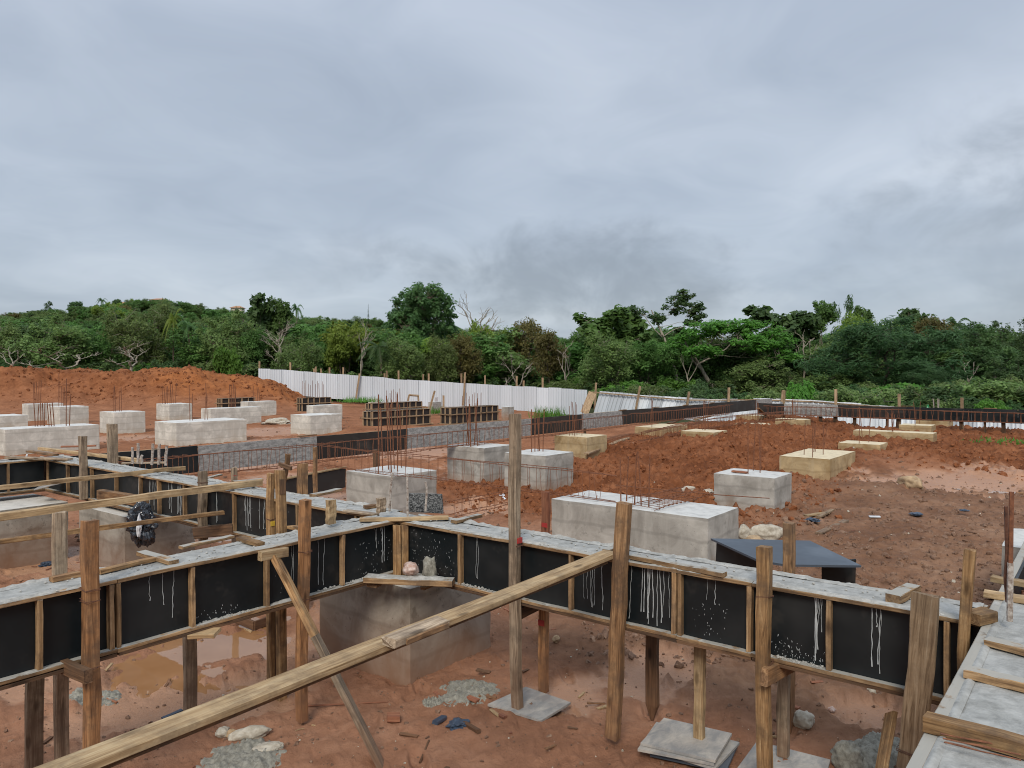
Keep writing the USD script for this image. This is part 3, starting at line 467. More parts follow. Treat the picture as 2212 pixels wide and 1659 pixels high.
def rock(r, seed, squash=(1, 1, 1), sub=2, rough=0.35):
    s = trimesh.creation.icosphere(subdivisions=sub)
    v = np.array(s.vertices); n = meshkit.fbm(v * 1.3 + seed * 7.1, 3, seed) - 0.5; n2 = meshkit.fbm(v * 3.5 + seed, 3, seed + 3) - 0.5
    v = v * (1 + rough * 2.2 * n + rough * 0.9 * n2)[:, None] * np.asarray(squash) * r
    return v, np.array(s.faces)
def place(mesh, loc, rz=0.0, rx=0.0):
    v, f = mesh; c, s = math.cos(rz), math.sin(rz)
    v = np.asarray(v)
    if rx: v = v @ np.array([[1, 0, 0], [0, math.cos(rx), -math.sin(rx)], [0, math.sin(rx), math.cos(rx)]]).T
    v = v @ np.array([[c, -s, 0], [s, c, 0], [0, 0, 1]]).T + np.asarray(loc)
    return v, f
# ------------------------------------------------------------------ concrete pier blocks with starter bars
def block_mesh(lx, ly, h, seed, sub=4, chip=0.008):
    b = trimesh.creation.box((lx, ly, h)); v, f = np.array(b.vertices), np.array(b.faces)
    for _ in range(sub): v, f = trimesh.remesh.subdivide(v, f)
    hx, hy = lx / 2, ly / 2
    e = np.stack([hx - np.abs(v[:, 0]), hy - np.abs(v[:, 1]), h / 2 - v[:, 2]], 1); e.sort(axis=1)
    near = np.clip(1 - e[:, 1] / 0.05, 0, 1)                         # close to an arris
    q = v * 1.0 + seed * 3.7
    nz = meshkit.fbm(q * 3.0, 3, seed) - 0.5; ch = np.clip(meshkit.fbm(q * 6.5, 3, seed + 5) - 0.42, 0, 1)
    dirn = np.sign(v) * np.array([np.abs(v[:, 0]) > hx - 1e-6, np.abs(v[:, 1]) > hy - 1e-6, np.abs(v[:, 2]) > h / 2 - 1e-6]).T
    v = v + dirn * (0.010 * nz)[:, None] - dirn * (near * (0.0025 + chip * 2.6 * ch))[:, None]
    v[:, 2] += h / 2
    return v, f
def pier(label, x, y, lx, ly, zt, m, bars=(), sub=4, group=None, zb=None, seed=1, rust=None, name='concrete_pier', r=0.009, ztop_noise=0.0):
    g = gz(x + lx / 2, y + ly / 2) if zb is None else zb
    base = g - 0.22
    t = thing(name, label, 'concrete block', (x + lx / 2, y + ly / 2, base), group)
    put(t, 'concrete_body', block_mesh(lx, ly, zt - base, seed, sub), m, W=T(x + lx / 2, y + ly / 2, base), smooth=28)
    for (px, pt, fy) in bars:                                       # px: photo column, pt: photo row of the tip, fy: where on the top (0 near .. 1 far)
        yy = y + ly * fy
        # foot: the point of the top face on that column and at that depth row
        a = on(px, HY + 50, 1, yy)[:2]
        xx = min(max(a[0], x + 0.06), x + lx - 0.06)
        d = xx * fw[0] + yy * fw[1]
        z1 = EYE - (pt - HY) * d / FPX
        lean = RNG.normal(0, 0.045, 2)
        put(t, 'rebar', tube([(xx, yy, zt - 0.03), (xx + lean[0] * .4, yy + lean[1] * .4, (zt + z1) / 2), (xx + lean[0], yy + lean[1], z1)], r, 6), rust or RUST)
    return t
def cluster(pxs, top, fy=(0.35, 0.65), j=8):
    return [(p, top + RNG.uniform(-j, j), RNG.choice(fy) if len(fy) > 1 else fy[0]) for p in pxs]
def V11(n, cx): return {11: 0, 12: 540, 13: 1080, 14: 1618}[n] + cx * 0.2686
PG = 'concrete pier blocks of the foundation grid'
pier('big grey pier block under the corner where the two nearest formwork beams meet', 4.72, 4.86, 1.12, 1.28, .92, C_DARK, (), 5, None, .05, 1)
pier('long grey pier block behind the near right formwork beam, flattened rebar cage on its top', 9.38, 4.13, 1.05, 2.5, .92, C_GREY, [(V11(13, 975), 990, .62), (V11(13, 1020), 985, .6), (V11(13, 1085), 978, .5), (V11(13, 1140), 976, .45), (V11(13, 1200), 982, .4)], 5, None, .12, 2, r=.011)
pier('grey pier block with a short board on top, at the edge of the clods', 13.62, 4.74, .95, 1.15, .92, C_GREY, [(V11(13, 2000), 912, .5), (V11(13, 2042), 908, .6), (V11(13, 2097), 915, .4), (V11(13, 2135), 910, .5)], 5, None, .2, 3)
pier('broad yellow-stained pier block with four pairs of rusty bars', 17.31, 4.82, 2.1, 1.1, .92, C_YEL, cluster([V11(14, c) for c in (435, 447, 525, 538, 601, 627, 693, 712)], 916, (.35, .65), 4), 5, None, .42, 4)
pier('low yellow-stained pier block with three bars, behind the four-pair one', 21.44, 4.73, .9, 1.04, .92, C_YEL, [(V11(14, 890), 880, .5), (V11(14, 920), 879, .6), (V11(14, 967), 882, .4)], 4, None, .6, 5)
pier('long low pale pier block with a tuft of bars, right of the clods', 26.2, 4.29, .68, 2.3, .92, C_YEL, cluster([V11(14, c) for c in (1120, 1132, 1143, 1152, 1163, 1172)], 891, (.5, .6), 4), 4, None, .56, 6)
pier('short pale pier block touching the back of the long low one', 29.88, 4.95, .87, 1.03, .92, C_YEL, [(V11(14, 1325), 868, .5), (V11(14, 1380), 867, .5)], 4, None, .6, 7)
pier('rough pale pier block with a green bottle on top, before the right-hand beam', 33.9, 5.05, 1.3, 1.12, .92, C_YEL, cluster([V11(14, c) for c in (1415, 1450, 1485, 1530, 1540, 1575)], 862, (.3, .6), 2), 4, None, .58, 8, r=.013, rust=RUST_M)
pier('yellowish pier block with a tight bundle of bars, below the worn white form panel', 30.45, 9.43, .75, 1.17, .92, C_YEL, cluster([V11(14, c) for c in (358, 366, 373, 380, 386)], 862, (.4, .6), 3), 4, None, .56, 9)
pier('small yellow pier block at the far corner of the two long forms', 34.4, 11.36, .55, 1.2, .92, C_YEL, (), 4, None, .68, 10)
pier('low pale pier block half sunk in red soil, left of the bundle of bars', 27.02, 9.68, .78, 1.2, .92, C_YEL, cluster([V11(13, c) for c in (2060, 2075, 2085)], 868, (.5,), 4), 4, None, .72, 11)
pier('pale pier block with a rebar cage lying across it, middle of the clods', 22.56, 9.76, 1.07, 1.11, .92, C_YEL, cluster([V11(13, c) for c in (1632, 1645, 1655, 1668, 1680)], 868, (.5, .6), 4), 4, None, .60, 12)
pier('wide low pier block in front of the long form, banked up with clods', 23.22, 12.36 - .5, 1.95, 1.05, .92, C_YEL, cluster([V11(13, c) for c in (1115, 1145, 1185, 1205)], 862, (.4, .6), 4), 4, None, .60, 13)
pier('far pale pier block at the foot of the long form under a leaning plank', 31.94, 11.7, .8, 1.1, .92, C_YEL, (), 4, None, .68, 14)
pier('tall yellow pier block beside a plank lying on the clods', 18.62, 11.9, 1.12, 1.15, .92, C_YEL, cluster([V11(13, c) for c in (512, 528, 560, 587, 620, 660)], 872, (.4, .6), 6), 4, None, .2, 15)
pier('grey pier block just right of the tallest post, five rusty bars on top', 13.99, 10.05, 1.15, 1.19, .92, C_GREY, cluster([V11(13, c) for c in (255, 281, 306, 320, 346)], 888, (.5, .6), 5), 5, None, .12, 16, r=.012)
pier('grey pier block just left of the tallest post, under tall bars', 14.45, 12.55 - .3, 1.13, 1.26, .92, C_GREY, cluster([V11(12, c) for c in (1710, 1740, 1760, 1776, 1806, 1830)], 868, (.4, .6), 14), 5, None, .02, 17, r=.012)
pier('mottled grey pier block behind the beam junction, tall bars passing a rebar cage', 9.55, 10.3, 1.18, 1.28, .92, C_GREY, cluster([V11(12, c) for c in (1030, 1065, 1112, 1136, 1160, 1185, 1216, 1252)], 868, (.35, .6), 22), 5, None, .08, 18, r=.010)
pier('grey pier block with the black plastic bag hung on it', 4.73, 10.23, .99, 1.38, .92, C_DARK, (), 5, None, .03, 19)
pier('grey pier block at the left edge under the far left beam', 3.4, 12.3, 1.46, 1.3, .88, C_DARK, (), 4, None, .03, 20)
pier('pale pier block cut by the right picture edge, behind the tall rusty rod', 9.95, -.25, 1.2, 1.2, .92, C_GREY, (), 4, None, .12, 21)
pier('longest white pier block, at the left edge before the spoil heap', 9.33, 28.38, 2.95, 1.25, .92, C_WHT, cluster([75, 80, 87, 92, 95, 105, 110, 116], 872, (.3, .6), 4) + [(142, 818, .2), (149, 852, .2)], 4, None, .0, 22, r=.015)
pier('white pier block cut by the left picture edge', 11.47, 36.9, 1.54, 1.6, .92, C_WHT, (), 4, None, .4, 23)
pier('white pier block farthest left of the rear row, bundle of bars on top', 17.18, 48.7, 1.89, .9, .92, C_WHT, cluster([V11(11, c) for c in (270, 281, 296, 310, 322)], 824, (.5,), 3), 4, None, -.1, 24, r=.016)
pier('white pier block with tall thin bars, overlapping the rear-left one', 16.9, 43.7, 1.46, 1.6, .92, C_WHT, cluster([V11(11, c) for c in (470, 495, 508, 520)], 832, (.5,), 5) + [(V11(11, 470), 806, .6)], 4, None, .0, 25, r=.015)
pier('white pier block standing alone behind two timber posts', 16.22, 35.97, 1.43, 1.5, .92, C_WHT, cluster([V11(11, c) for c in (913, 928, 957, 975)], 836, (.5,), 4), 4, None, -.1, 26, r=.014)
pier('tall white pier block straight in front of the orange heap', 22.17, 42.37, 1.42, 1.5, .92, C_WHT, cluster([V11(11, c) for c in (1300, 1318, 1330, 1345, 1365, 1378, 1392, 1410)], 832, (.4, .6), 4), 4, None, .0, 27, r=.015)
pier('long white pier block with a broken plaster corner, right in front of the far form', 14.4, 27.03, 2.9, 1.6, .92, C_WHT, [(V11(11, 1525), 832, .5), (V11(11, 1545), 850, .5), (V11(11, 1665), 828, .5), (V11(11, 1645), 864, .4)], 4, None, .05, 28, r=.012)
pier('long white pier block just behind the broken-cornered one', 20.78, 35.64, 2.92, .9, .92, C_WHT, cluster([V11(11, c) for c in (1567, 1580, 1600, 1612)], 856, (.5,), 3) + cluster([V11(11, c) for c in (1850, 1860, 1872, 1888, 1895)], 832, (.6,), 5), 4, None, -.08, 29, r=.014)
pier('grey-white pier block at the back beside the low boarded form', 26.78, 41.7, 2.04, .8, .92, C_WHT, cluster([V11(12, c) for c in (25, 62, 78)], 838, (.5,), 6), 4, None, .0, 30, r=.015)
pier('white pier block half hidden behind another, nearest the small boarded form', 26.18, 34.49, 2.02, .6, .92, C_WHT, (), 4, None, .0, 31)
pier('large white pier block left of the boarded forms', 20.33, 26.98, 1.7, 1.4, .92, C_WHT, (), 4, None, .08, 32)
pier('little grey block at the foot of the white fence, farthest away', *at_d(803, 868, 67)[:2], .75, .5, at_d(803, 861, 67)[2], C_WHT, (), 3, None, None, 33)
pier('grey stub block with short bars by the fence, beside a leaning stick', *at_d(936, 889, 52.5)[:2], .8, .5, at_d(936, 868.5, 52.5)[2], C_GREY, cluster([V11(12, c) for c in (1490, 1500, 1510)], 858, (.5,), 1), 3, None, at_d(936, 889, 52.5)[2], 34, r=.015)
pier('small grey block standing alone before the white fence', *at_d(1097, 900, 46.5)[:2], .62, .5, at_d(1097, 879, 46.5)[2], C_GREY, (), 3, None, at_d(1097, 900, 46.5)[2], 35)
# ------------------------------------------------------------------ boarded forms round far piers
def boxform(label, x, y, lx, ly, z0, z1, bars, n, seed):
    t = thing('boarded_pier_form', label, 'formwork', (x, y, z0))
    def side(p, e, L, nrm, ns):
        p, e, nrm = np.array(p), np.array(e), np.array(nrm)
        a = p + nrm * 0.0; M, _ = frame(np.append(a, (z0 + z1) / 2), np.append(a + e * L, (z0 + z1) / 2), side=(0, 0, 1))
        put(t, 'plywood_panel', bevel_box(L, z1 - z0, .018, b=.002), PLY_BRN, W=M)
        for k in range(ns + 1):
            q = p + e * (L * k / ns) + nrm * .035
            board(t, 'stud', (*q, z0 + .0), (*q, z1 - .01), .06, .05, W_FENCE, side=(*e, 0), n=3)
        for zz in (z1 - .02, z0 + (z1 - z0) * .62, z0 + .06):
            q0, q1 = p - e * .18 + nrm * .085, p + e * (L + .18) + nrm * .085
            if zz < z1 - .05: board(t, 'waling', (*q0, zz), (*q1, zz), .03, .06, W_FENCE, n=3)
            else: board(t, 'top_rail', (*(p + nrm * .03), zz + .02), (*(p + e * L + nrm * .03), zz + .02), .07, .025, W_YELM, n=3)
    side((x, y), (1, 0), lx, (0, -1), n)
    side((x, y), (0, 1), ly, (-1, 0), max(2, int(n * ly / lx)))
    side((x, y + ly), (1, 0), lx, (0, 1), n); side((x + lx, y), (0, 1), ly, (1, 0), 2)
    put(t, 'concrete_fill', block_mesh(lx - .04, ly - .04, z1 - z0 - .03, seed, 3), FRESH, W=T(x + lx / 2, y + ly / 2, z0))
    for (px, pt, fy) in bars:
        yy = y + ly * fy; a = on(px, 850, 1, yy)[:2]; xx = min(max(a[0], x + .1), x + lx - .1); d = xx * fw[0] + yy * fw[1]
        put(t, 'rebar', tube([(xx, yy, z1 - .1), (xx + RNG.uniform(-.03, .03), yy, EYE - (pt - HY) * d / FPX)], .015, 5), RUST)
boxform('low boarded form behind the white piers, right of the orange heap', 28.27, 47.1, 2.5, .5, .1, .95, cluster([V11(11, c) for c in (1850, 1872, 1890)], 826, (.5,), 5), 5, 41)
boxform('small boarded form with the densest clump of bars, at the toe of the heap', 32.1, 43.5, 2.4, .5, -.02, .95, cluster([V11(12, c) for c in (422, 435, 447, 470, 486, 500, 525, 541, 556, 580, 590)], 826, (.3, .6), 6), 5, 42)
boxform('boarded form mostly hidden behind the largest boarded form', 29.33, 33.3, 4.0, .45, .1, .95, cluster([V11(12, c) for c in (1100, 1128, 1140, 1156, 1174, 1188, 1207)], 843, (.4, .6), 7), 8, 43)
boxform('largest boarded form, nearest the long black and white form', 23.79, 26.99, 3.8, .55, .12, .93, cluster([V11(12, c) for c in (1105, 1135, 1150, 1180, 1265)], 866, (.4, .6), 5), 8, 44)
boxform('boarded form right of the largest one, tall bars before it', 28.57, 26.49, 3.8, .6, .05, .93, cluster([V11(12, c) for c in (1705, 1740, 1762, 1790, 1806, 1832, 1857)], 851, (.3, .6), 5), 8, 45)
# ------------------------------------------------------------------ formwork of the grade beams
ZT, ZB = 1.47, 0.985
def spill(parent, P, s0, s1, q0, q1, zb, thr, seed, k=0.05, step=0.022, m=None, name='mortar_spill'):
    """Mortar slopped over a surface: only where a noise is high. P(s, q) gives the place on plan."""
    s = np.arange(s0, s1, step); q = np.arange(q0, q1 + 1e-6, min(step, (q1 - q0) / 3))
    S, Q = np.meshgrid(s, q, indexing='ij')
    xy = P(S, Q); p3 = np.stack([xy[0], xy[1], np.full_like(S, seed * 3.3)], -1)
    n = meshkit.fbm(p3 * 3.0, 2, seed) * 0.6 + meshkit.fbm(p3 * 16.0, 3, seed + 2) * 0.4
    h = np.clip((n - thr) * k * 2.2, -0.004, 0.028) + np.where(n > thr, 0.004 * meshkit.noise(p3 * 60, 5), 0)
    v = np.stack([xy[0], xy[1], zb + h], -1).reshape(-1, 3)
    win = np.sqrt(np.clip(np.sin(np.pi * (Q - q0) / (q1 - q0)), 0, 1)) if False else np.clip(np.minimum(Q - q0, q1 - Q) / max(.18 * (q1 - q0), 1e-3), 0, 1)
    v[:, 2] = (zb + h * win - .004 * (1 - win)).ravel()
    i = np.arange(S.size).reshape(S.shape)
    f = np.stack([i[:-1, :-1], i[1:, :-1], i[1:, 1:], i[:-1, 1:]], -1).reshape(-1, 4)
    keep = (n.reshape(-1)[f] > thr).any(1); f = f[keep]
    if len(f) < 4: return
    used = np.unique(f); re = np.zeros(len(v), int); re[used] = np.arange(len(used))
    v, f = v[used], re[f]
    a = np.cross(v[f[:, 1]] - v[f[:, 0]], v[f[:, 2]] - v[f[:, 0]])[:, 2].mean()
    if a < 0: f = f[:, ::-1]
    tag(put(parent, name, (v, f), m or MORTAR, smooth=True), None, None, None, 'stuff')
def drips(parent, panel, P, s0, s1, z1, z0, seed, n, wide=1.0, full=0.75):
    rg = np.random.default_rng(seed); parts = []
    for _ in range(n):
        s = rg.uniform(s0, s1); L = (z1 - z0) * (rg.uniform(.75, .98) if rg.random() < full else rg.uniform(.15, .55)); w = rg.uniform(.0013, .0036) * wide
        zs = np.linspace(z1 + .004, z1 - L, 9); so = s + np.cumsum(rg.normal(0, .0035, 9)) * (1.0); ww = w * rg.uniform(.6, 1.25, 9); ww[-1] = w * 1.4
        v = []
        for z, sc, wk in zip(zs, so, ww):
            for e, o in ((-1, -.0008), (0, -.003), (1, -.0008)):
                x, y = P(sc + e * wk, o); v.append((x, y, z))
        f = []
        for k in range(8):
            for i in range(2):
                a = k * 3 + i; f.append((a, a + 1, a + 4)); f.append((a, a + 4, a + 3))
        f = np.array(f); v = np.array(v)
        nrm = np.cross(v[f[0, 1]] - v[f[0, 0]], v[f[0, 2]] - v[f[0, 0]])
        x0, y0 = P(s, 0.0); x1, y1 = P(s, -1.0)
        if nrm[0] * (x1 - x0) + nrm[1] * (y1 - y0) < 0: f = f[:, ::-1]
        parts.append((v, f))
    tag(put(panel, 'cement_drip', join(parts), DRIP), None, None, None, 'stuff')
def specks(panel, P, s0, s1, z0, z1, seed, n):
    """Thrown spots of cement on a face."""
    rg = np.random.default_rng(seed); parts = []
    for _ in range(n):
        s = s0 + (s1 - s0) * rg.beta(1.3, 1.3); z = z0 + (z1 - z0) * rg.beta(1.2, 1.5); r = rg.uniform(.0009, .0028); a = rg.uniform(.9, 2.2); e = rg.uniform(1.5, 4.0)
        th = np.arange(6) * np.pi / 3
        ds, dz = r * np.cos(th), r * e * np.sin(th)
        ss = s + ds * math.sin(a) + dz * math.cos(a) * .6; zz = z + dz * math.sin(a) - ds * math.cos(a)
        v = np.array([(*P(s, -.003), z)] + [(*P(x, -.0008), y) for x, y in zip(ss, zz)]); f = np.array([(0, 1 + k, 1 + (k + 1) % 6) for k in range(6)])
        x0, y0 = P(s, 0.0); x1, y1 = P(s, -1.0)
        nr = np.cross(v[1] - v[0], v[2] - v[0])
        if nr[0] * (x1 - x0) + nr[1] * (y1 - y0) < 0: f = f[:, ::-1]
        parts.append((v, f))
    tag(put(panel, 'cement_speck', join(parts), DRIP), None, None, None, 'stuff')
def crumbs(parent, P, s0, s1, q0, q1, z, seed, n, r=(.004, .012)):
    rg = np.random.default_rng(seed); parts = []
    for _ in range(n):
        s, q, a = rg.uniform(s0, s1), rg.uniform(q0, q1), rg.uniform(*r)
        v, f = rock(a, int(rg.integers(99)), (1, 1, .7), 0); x, y = P(s, q)
        parts.append((v + [x, y, z + a * .3], f))
    nd = put(parent, 'mortar_crumbs', join(parts), MORTAR); tag(nd, None, None, None, 'stuff')
def beam_form(name, label, e, n, O, L, studs, joints, width=.286, back=True, fill=True, studmat=W_YELM, doubles=(), zt=ZT, zb=ZB, ends=(0, 0), seed=0, spillthr=.5, brn=()):
    """A form of plywood nailed on frames. e: along; n: out of the seen face; O: its start on plan; studs: places along it; joints: ends of the plywood sheets."""
    e, n, O = np.array(e, float), np.array(n, float), np.array(O, float)
    def P(s, q): return O[0] + e[0] * s - n[0] * q, O[1] + e[1] * s - n[1] * q
    def p3(s, q, z): x, y = P(s, q); return np.array([x, y, z])
    t = thing(name, label, 'formwork', p3(L / 2, .1, zb)); t.P = P; t.p3 = p3; t.panels = []
    jj = [0.0] + [j for j in joints if 0 < j < L] + [L]
    for a, b in zip(jj[:-1], jj[1:]):
        M, l = frame(p3(a + .001, .009, (zt + zb) / 2), p3(b - .001, .009, (zt + zb) / 2), side=(0, 0, 1))
        nd = put(t, 'plywood_panel', bevel_box(l, zt - zb - .002, .018, b=.0015, wob=.0006), PLY_BLK, W=M); t.panels.append((a, b, nd))
        off = RNG.uniform(-.004, .004)
        board(t, 'top_rail', p3(a + .002, -.026, zt - .0135 + off), p3(b - .002, -.026, zt - .0135 + off * .3), .05, .026, W_YELM, b=.003, n=6, wob=.002)
        board(t, 'bottom_rail', p3(a + .002, -.028, zb + .013), p3(b - .002, -.028, zb + .013 + off), .056, .026, W_YELM, b=.003, n=6, wob=.002)
        board(t, 'sole_board', p3(a + .004, .10, zb - .0145), p3(b - .004, .10, zb - .0145), .31, .022, W_DRK, b=.002, n=3)
        if back:
            M, l = frame(p3(a + .001, width - .009, (zt + zb) / 2), p3(b - .001, width - .009, (zt + zb) / 2), side=(0, 0, 1))
            put(t, 'plywood_panel', bevel_box(l, zt - zb - .002, .018, b=.0015, wob=.0006), PLY_BLK, W=M)
            board(t, 'top_rail', p3(a + .002, width + .026, zt - .0135), p3(b - .002, width + .026, zt - .0135 - off), .05, .026, W_YELM, b=.003, n=6, wob=.002)
            board(t, 'bottom_rail', p3(a + .002, width + .026, zb + .013), p3(b - .002, width + .026, zb + .013), .05, .026, W_YELM, b=.003, n=4)
    for s in studs:
        w = RNG.uniform(.026, .034); m = W_BRN if s in brn else studmat
        board(t, 'stud', p3(s, -.025, zb + .027), p3(s + RNG.uniform(-.006, .006), -.025, zt - .028), .048, w, m, side=(*n, 0), b=.003, n=5, wob=.0016)
        if s in doubles: board(t, 'stud', p3(s + .045, -.025, zb + .027), p3(s + .045, -.025, zt - .028), .046, .028, m, side=(*n, 0), b=.003, n=5)
        if back: board(t, 'stud', p3(s, width + .025, zb + .027), p3(s, width + .025, zt - .028), .048, w, studmat, side=(*n, 0), b=.003, n=3)
    if fill:
        ss = np.arange(0 + ends[0], L - ends[1] + .02, .03); qs = np.linspace(.019, width - .019, 10)
        S, Q = np.meshgrid(ss, qs, indexing='ij'); xy = P(S, Q); q3 = np.stack([xy[0], xy[1], np.zeros_like(S)], -1)
        z = zt - .003 + .012 * (meshkit.fbm(q3 * 5, 3, 11) - .5) + .008 * (meshkit.fbm(q3 * 26, 2, 12) - .5)
        edge = np.minimum(Q - .019, width - .019 - Q); gapn = meshkit.fbm(q3 * 3.0, 2, 13)
        z = z - np.where(edge < .012, .007 * np.clip((gapn - .5) * 5, 0, 1), 0) - np.where((edge > .012) & (edge < .04), .003 * np.clip((gapn - .42) * 5, 0, 1), 0)
        v = np.stack([xy[0], xy[1], z], -1).reshape(-1, 3); i = np.arange(S.size).reshape(S.shape)
        f = np.stack([i[:-1, :-1], i[1:, :-1], i[1:, 1:], i[:-1, 1:]], -1).reshape(-1, 4)
        if np.cross(v[f[0, 1]] - v[f[0, 0]], v[f[0, 2]] - v[f[0, 0]])[2] < 0: f = f[:, ::-1]
        put(t, 'concrete_fill', (v, f), FRESH, smooth=True)
        spill(t, P, 0, L, -.05, .03, zt + .001, spillthr, seed + 3)
        spill(t, P, 0, L, -.008, .034, zt + .0015, .15, seed + 6, k=.006, m=FRESH); spill(t, P, 0, L, width - .034, width + .008, zt + .0015, .15, seed + 7, k=.006, m=FRESH)
        spill(t, P, 0, L, width - .03, width + .05, zt + .001, spillthr - .02, seed + 4)
        spill(t, P, 0, L, -.055, -.002, zb + .027, spillthr + .02, seed + 5, k=.04)
    return t
ptX = lambda px, py=1250: on(px, py, 1, 5.15)[0]                    # along the near left beam
ptB = lambda px, py=1250: 5.15 - on(px, py, 0, 4.85)[1]             # along the near right beam, from its far end
ptC = lambda px, py=1080: on(px, py, 0, 4.85)[1] - 5.2
A0 = 0.9
stA = [1.42 - A0, 1.87 - A0, ptX(238) - A0, ptX(416) - A0, ptX(577) - A0, ptX(741) - A0, 4.845 - A0]
A = beam_form('beam_formwork', 'near left beam formwork with clean black panels, running to the corner over the pier', (1, 0), (0, -1), (A0, 5.2), 4.9 - A0, stA, [ptX(249) - A0, ptX(577) + .02 - A0], doubles=(stA[2],), seed=1, spillthr=.545, ends=(0, -.03))
stB = [.035, ptB(1000), ptB(1118), ptB(1243), ptB(1352), ptB(1470), ptB(1636), ptB(1812), ptB(2074)]
B = beam_form('beam_formwork', 'near right beam formwork, its black panels streaked with many white cement drips', (0, -1), (-1, 0), (4.9, 5.2), 4.64, stB, [ptB(1118), ptB(1478), ptB(1643)], doubles=(stB[5],), seed=2, spillthr=.545)
stC = [.55, ptC(639), ptC(585), ptC(500), ptC(436), ptC(393), ptC(338), ptC(298), ptC(245), ptC(193), ptC(141)]
stC = [s for s in stC if s > .38]
C = beam_form('beam_formwork', 'middle beam formwork running from the junction to the far left, drips on its panels', (0, 1), (-1, 0), (4.9, 5.49), 7.95, [s - .29 for s in stC], [1.6, 3.7, 5.4, 6.6], seed=3, spillthr=.55, ends=(-.29, 0))
stD = [.5, 1.0, 1.55, 2.0, 2.35, 2.9, on(17, 1020, 1, 13.1)[0] - 1.0, on(103, 1020, 1, 13.1)[0] - 1.0]
D = beam_form('beam_formwork', 'short far left beam formwork meeting the middle beam, a white stick against it', (1, 0), (0, -1), (1.0, 13.15), 3.85, stD, [2.4], seed=4, spillthr=.56)
Gb = beam_form('beam_formwork', 'near beam at the lower right corner, filled with pale concrete and bridged by battens', (1, 0), (0, 1), (1.2, .50), 4.35, [.4, 1.0, 1.6, 2.2, 2.8, 3.4, 3.9], [2.2], width=.40, seed=5, spillthr=.64)
G2 = beam_form('beam_formwork', 'unpoured end of the lower right beam, open with rebar inside, towards the edge pier', (1, 0), (0, 1), (5.58, .50), 4.0, [.3, .9, 1.5, 2.1, 2.7], [2.2], width=.40, seed=6, fill=False)
def panel_at(t, s): return next(nd for a, b, nd in t.panels if a <= s <= b)
def dr(t, s0, s1, n, seed, wide=1.0, full=.75): drips(t, panel_at(t, (s0 + s1) / 2), t.P, s0, s1, ZT - .03, ZB + .03, seed, n, wide, full)
dr(A, ptX(285) - A0, ptX(395) - A0, 3, 61, .7); dr(A, ptX(690) - A0, ptX(720) - A0, 2, 62); dr(A, ptX(812) - A0, ptX(838) - A0, 6, 63, .9, .35); dr(A, ptX(620) - A0, ptX(640) - A0, 2, 64, .7)
dr(B, ptB(1030), ptB(1050), 2, 65, .7); dr(B, ptB(1258), ptB(1312), 7, 66, 1.0, .95); dr(B, ptB(1368), ptB(1458), 12, 67, 1.05, .95); dr(B, ptB(1495), ptB(1620), 2, 68, .8, .2)
dr(B, ptB(1755), ptB(1795), 5, 69, 1.0, .7); dr(B, ptB(1870), ptB(1985), 4, 70, .9, .7)
for a, b, k, sd in ((285, 297, 5, 71), (310, 330, 6, 72), (346, 362, 3, 73), (372, 386, 5, 74), (452, 460, 2, 75), (515, 538, 7, 76), (545, 570, 3, 77)):
    s0, s1 = sorted((ptC(a) - .29, ptC(b) - .29)); dr(C, s0, s1, k, sd, 1.25, .8)
for t, s0, s1, z0, z1, n, sd in ((A, ptX(770) - A0, 4.82 - A0, ZB + .04, ZT - .1, 45, 81), (B, .08, ptB(985), ZB + .05, ZT - .04, 90, 82), (B, ptB(1660), ptB(1800), ZB + .02, ZB + .17, 90, 83), (A, ptX(600) - A0, ptX(640) - A0, ZB + .05, ZT - .1, 12, 84), (A, ptX(410) - A0, ptX(520) - A0, ZB + .03, ZB + .13, 30, 85),
                           (C, 1.0, 2.2, ZB + .05, ZT - .05, 40, 86), (B, ptB(1490), ptB(1600), ZB + .03, ZT - .2, 30, 87)):
    specks(panel_at(t, (s0 + s1) / 2), t.P, s0, s1, z0, z1, sd, n)
crumbs(A, A.P, ptX(430) - A0, ptX(560) - A0, -.05, -.004, ZB + .027, 91, 70); crumbs(A, A.P, ptX(690) - A0, ptX(800) - A0, -.05, -.004, ZB + .027, 92, 60); crumbs(B, B.P, ptB(1000), ptB(1070), -.05, -.004, ZB + .027, 93, 50); crumbs(B, B.P, ptB(1680), ptB(1800), -.05, -.004, ZB + .027, 94, 40)
crumbs(A, A.P, .2, 3.9, -.04, .3, ZT + .002, 95, 150, (.003, .011)); crumbs(B, B.P, .3, 4.5, -.04, .3, ZT + .002, 96, 150, (.003, .011)); crumbs(C, C.P, .2, 7.5, -.04, .3, ZT + .002, 97, 120, (.004, .012))
# corner posts where the two near forms meet
for (x, y, w) in ((4.80, 5.11, .07), (4.865, 5.08, .075)):
    board(A, 'corner_post', (x, y, ZB - .0), (x, y, ZT - .03), w, .05, W_YEL, side=(1, -1, 0))
